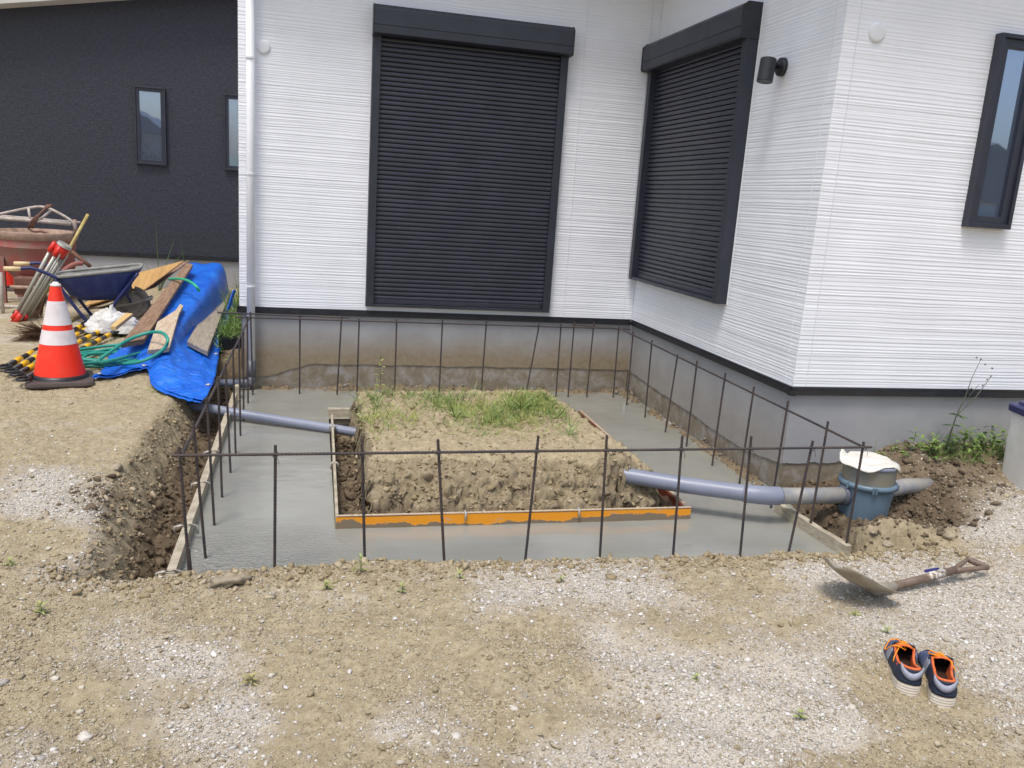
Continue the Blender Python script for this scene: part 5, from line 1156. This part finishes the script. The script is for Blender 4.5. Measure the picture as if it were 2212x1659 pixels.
e = empty('tall_weed', (1.03, -2.70, gz(1.03, -2.70)), 'tall dry weed stalk with seed heads against the right wall', 'weed')
b = MB(); bs = H(2040, 985, 1, -2.70); j1 = H(2066, 898, 1, -2.70); t1 = H(2118, 778, 1, -2.70); j2 = H(2086, 855, 1, -2.70); t2 = H(2140, 815, 1, -2.70)
b.tube([(bs[0], bs[1], bs[2] - .04), tuple(H(2052, 940, 1, -2.70)), tuple(j1), tuple(j2)], [.006, .005, .004, .0035], 6); b.tube([tuple(j2), tuple(H(2100, 815, 1, -2.7)), tuple(t1)], [.003, .002, .0014], 5); b.tube([tuple(j1), tuple(H(2105, 862, 1, -2.72)), tuple(t2)], [.0035, .003, .0016], 5)
b.tube([tuple(H(2094, 855, 1, -2.7)), tuple(H(2115, 830, 1, -2.7))], .0015, 5)
b.build('stem', M['stem'], e)
b = MB()
for c in (t1, t2, H(2110, 775, 1, -2.7), H(2128, 790, 1, -2.7), H(2143, 798, 1, -2.7), H(2132, 822, 1, -2.7), H(2122, 835, 1, -2.7), H(2098, 842, 1, -2.7)):
    for k in range(5): leaf(b, c, (r.gauss(0, .5), r.gauss(0, .5), 1), .02, .004, r)
b.build('seed_heads', M['stem'], e); b = MB()
for c in ((2066, 898), (2052, 940), (2058, 920), (2046, 960), (2070, 900)):
    c = H(c[0], c[1], 1, -2.70)
    for k in range(4): leaf(b, c, (r.gauss(0, 1), r.gauss(0, 1), .2), .07, .010, r)
b.build('leaves', M['leafdark'], e)
# weeds beside the downpipe, behind the tarpaulin
def leftweeds(b):
    for k in range(700):
        x = r.uniform(-3.50, -3.33); y = r.uniform(.38, 3.2); z = -.44
        h_ = (.14 + .22 * min(1, max(0, y - .5))) * (.5 + 1.0 * r.random())
        tuft(b, x, y, z + (.12 if y < .7 else 0), 3, h_, .0045, r, 1.0, .9)
        if k % 5 == 0: p = (x, y, z + h_ * r.random() + (.12 if y < .7 else 0)); leaf(b, p, (r.gauss(0, 1), r.gauss(0, 1), .4), .06, .007, r)
veg('weeds', leftweeds, M['leaf'], 'thick green weeds along the side wall left of the downpipe', 'weeds', stuff=True)
leafy(0, 0, .16, 22, .07, .007, M['leaf'], 'leafy weed hanging over the black crate', (-.03, -.05), None, (-3.47, .34, -.46))
leafy(0, 0, .10, 14, .06, .007, M['leaf'], 'leafy weed below the black crate', (.03, -.05), None, (-3.42, .16, -.52))
x, y, z = on(480, 715); veg('grass_tuft', lambda b: tuft(b, -3.50, .40, -.42, 8, .30, .006, r, 1.0, .4), M['leaf'], 'tall grass tuft at the right edge of the tarpaulin', 'grass tuft')
BG = 'tall grass behind the stack at the dark wall'
veg('grass_tuft', lambda b: tuft(b, -4.55, 3.95, -.40, 11, .85, .010, r, 1.0, .35), M['leafdark'], 'tallest grass tuft against the dark wall behind the plywood', 'grass tuft', BG)
veg('grass_tuft', lambda b: tuft(b, -4.22, 3.95, -.40, 8, .70, .008, r, 1.0, .3), M['leafdark'], 'smaller grass tuft against the dark wall above the long plank', 'grass tuft', BG)
veg('grass_tuft', lambda b: tuft(b, -5.08, 3.6, -.40, 12, .42, .006, r, 1.0, .4), M['leafdark'], 'grass tuft right of the concrete bucket by the dark wall', 'grass tuft', BG)
def yard(b):
    for (cx_, cy_, sx, sy, n, l) in ((-4.42, .65, .16, .28, 60, .07), (-4.2, .15, .2, .16, 40, .06), (-4.75, -.35, .12, .10, 14, .06), (-5.0, 3.2, .6, .3, 60, .10), (-3.75, -.95, .08, .15, 14, .06)):
        for k in range(n):
            x = r.gauss(cx_, sx); y = r.gauss(cy_, sy); tuft(b, x, y, gz(x, y) - .004, 4, l, .0028, r, .5, 1.3)
veg('grass', yard, M['leafyel'], 'sparse yellow-green grass on the left yard around the hose and sack', 'grass', stuff=True)

# ------------------------------------------------------------------ single stones
def rock(px, py, s, m_, label, sh=(1, 1, .6), nm='stone'):
    x, y, z = on(px, py); b = MB(); rr = random.Random(int(px * 7 + py)); import bmesh
    bm = bmesh.new(); bmesh.ops.create_icosphere(bm, subdivisions=3, radius=1)
    V_ = np.array([v.co[:] for v in bm.verts]); o = rr.random() * 50
    k = 1 + (.9 if nm != 'stone' else .6) * fbm(V_[:, 0] + o, V_[:, 1] + V_[:, 2] * 1.3, 1.3, 5, .6); V_ = V_ * k[:, None] * np.array(sh) * s
    a = rr.random() * 3; V_ = np.stack([V_[:, 0] * math.cos(a) - V_[:, 1] * math.sin(a), V_[:, 0] * math.sin(a) + V_[:, 1] * math.cos(a), V_[:, 2]], 1)
    b.add(V_ + np.array([x, y, z + s * sh[2] * .35]), [tuple(v.index for v in f.verts) for f in bm.faces]); bm.free()
    tag(b.build(nm, m_, None, smooth=True), label, nm.replace('_', ' '), 'single stones on the soil')
rock(492, 1258, .052, M['rock'], 'grey mortar lump on the trench lip at the left', (1.3, .8, .55), 'mortar_lump')
rock(2040, 1552, .018, M['rock'], 'round stone just below the right shoe')
rock(184, 1592, .020, M['rockwhite'], 'white stone in the soil at the lower left')
rock(1110, 1530, .014, M['rockwhite'], 'white stone low in the middle of the foreground')
rock(984, 1590, .014, M['rockwhite'], 'white stone at the bottom left of the middle')
rock(250, 1120 - 107, .035, M['rock'], 'large tan clod left of the trench beside the first rebar')
rock(1918, 1176, .024, M['rock'], 'tan stone in front of the drain chamber')
rock(1886, 1150, .016, M['rock'], 'flat pale stone near the end of the right board')
rock(2052, 1160, .035, M['rock'], 'tan earth lump at the rim of the hole right of the chamber')
rock(1012, 963, .020, M['rock'], 'oval stone on top of the earth island')
rock(70, 1018, .018, M['rockwhite'], 'pale stone on the soil left of the trench')

# ------------------------------------------------------------------ surroundings behind the camera (seen in the panes)
M['nwall'] = mat('grey_render', (128, 126, 120), (140, 138, 132), .8, 2)
def nhouse(x, y, w_, d, h, label, wallc):
    e = empty('neighbour_house', (x, y, -.5), label, 'house')
    MB().box(x - w_ / 2, x + w_ / 2, y - d / 2, y + d / 2, -.5, h).build('wall', wallc, e)
    b = MB(); o = .5; b.add([(x - w_ / 2 - o, y - d / 2 - o, h), (x + w_ / 2 + o, y - d / 2 - o, h), (x + w_ / 2 + o, y + d / 2 + o, h), (x - w_ / 2 - o, y + d / 2 + o, h), (x, y - d / 2 - o, h + 2), (x, y + d / 2 + o, h + 2)], [(0, 1, 4), (2, 3, 5), (0, 4, 5, 3), (1, 2, 5, 4), (0, 3, 2, 1)]); b.build('roof', M['roofm'], e)
    for k in (-.28, .05, .3):
        MB().box(x + w_ * k - .5, x + w_ * k + .5, y + d / 2 - .01, y + d / 2 + .03, 1.0, 2.1).build('window', M['glass'], e)
nhouse(-12.6, -27, 7, 7, 2.7, 'neighbouring house across the street to the left behind the camera', M['nwall'])
nhouse(22, -30, 9, 8, 2.2, 'neighbouring house to the right behind the camera', M['plankpale'])
e = empty('utility_pole', (-9.0, -15, -.5), 'concrete utility pole behind the camera, mirrored in the window', 'utility pole')
MB().tube([(-9.0, -15, -.5), (-9.0, -15, 9)], [.17, .11], 12).build('pole', M['soffit'], e, smooth=True); MB().box(-10.0, -8.0, -15.05, -14.95, 8, 8.1).build('crossarm', M['steel'], e)
m_ = MB()
for k in range(4): m_.tube([(-40 + t * 100, -15 + k * .1, 7.9 - k * .5 - 1.2 * math.sin(t * math.pi) * .4 + (.3 if k % 2 else 0)) for t in np.linspace(0, 1, 12)], .02, 4)
m_.build('wire', M['black'], e)
b = MB(); n = 60; b.grid(np.array([[(x, -150 - 10 * t, -1 + t * (6 + 5 * float(fbm(np.array([x * .01 + 3]), np.array([2.]), 2.2, 4)[0]) * 2)) for t in (0, .3, .7, 1)] for x in np.linspace(-240, 240, n)]))
o = b.build('hills', M['leafdark'], None, smooth=True); o['kind'] = 'structure'

e = empty('tree', (-9.6, -24, -.5), 'bushy green tree beside the neighbouring house behind the camera', 'tree')
MB().tube([(-9.6, -24, -.5), (-9.55, -24, .8), (-9.6, -24, 1.8)], [.12, .09, .05], 8).build('trunk', M['oldwood'], e)
b = MB()
for k in range(900):
    v = np.array([r.gauss(0, 1), r.gauss(0, 1), r.gauss(0, 1)]); v /= np.linalg.norm(v); q_ = np.array([-9.6, -24, 1.5]) + v * np.array([1.3, 1.3, 1.2]) * r.random() ** .4 * (.8 + .3 * math.sin(v[0] * 5 + v[2] * 4))
    leaf(b, q_, (r.gauss(0, 1), r.gauss(0, 1), .3), .22, .07, r)
b.build('crown', M['leafdark'], e)
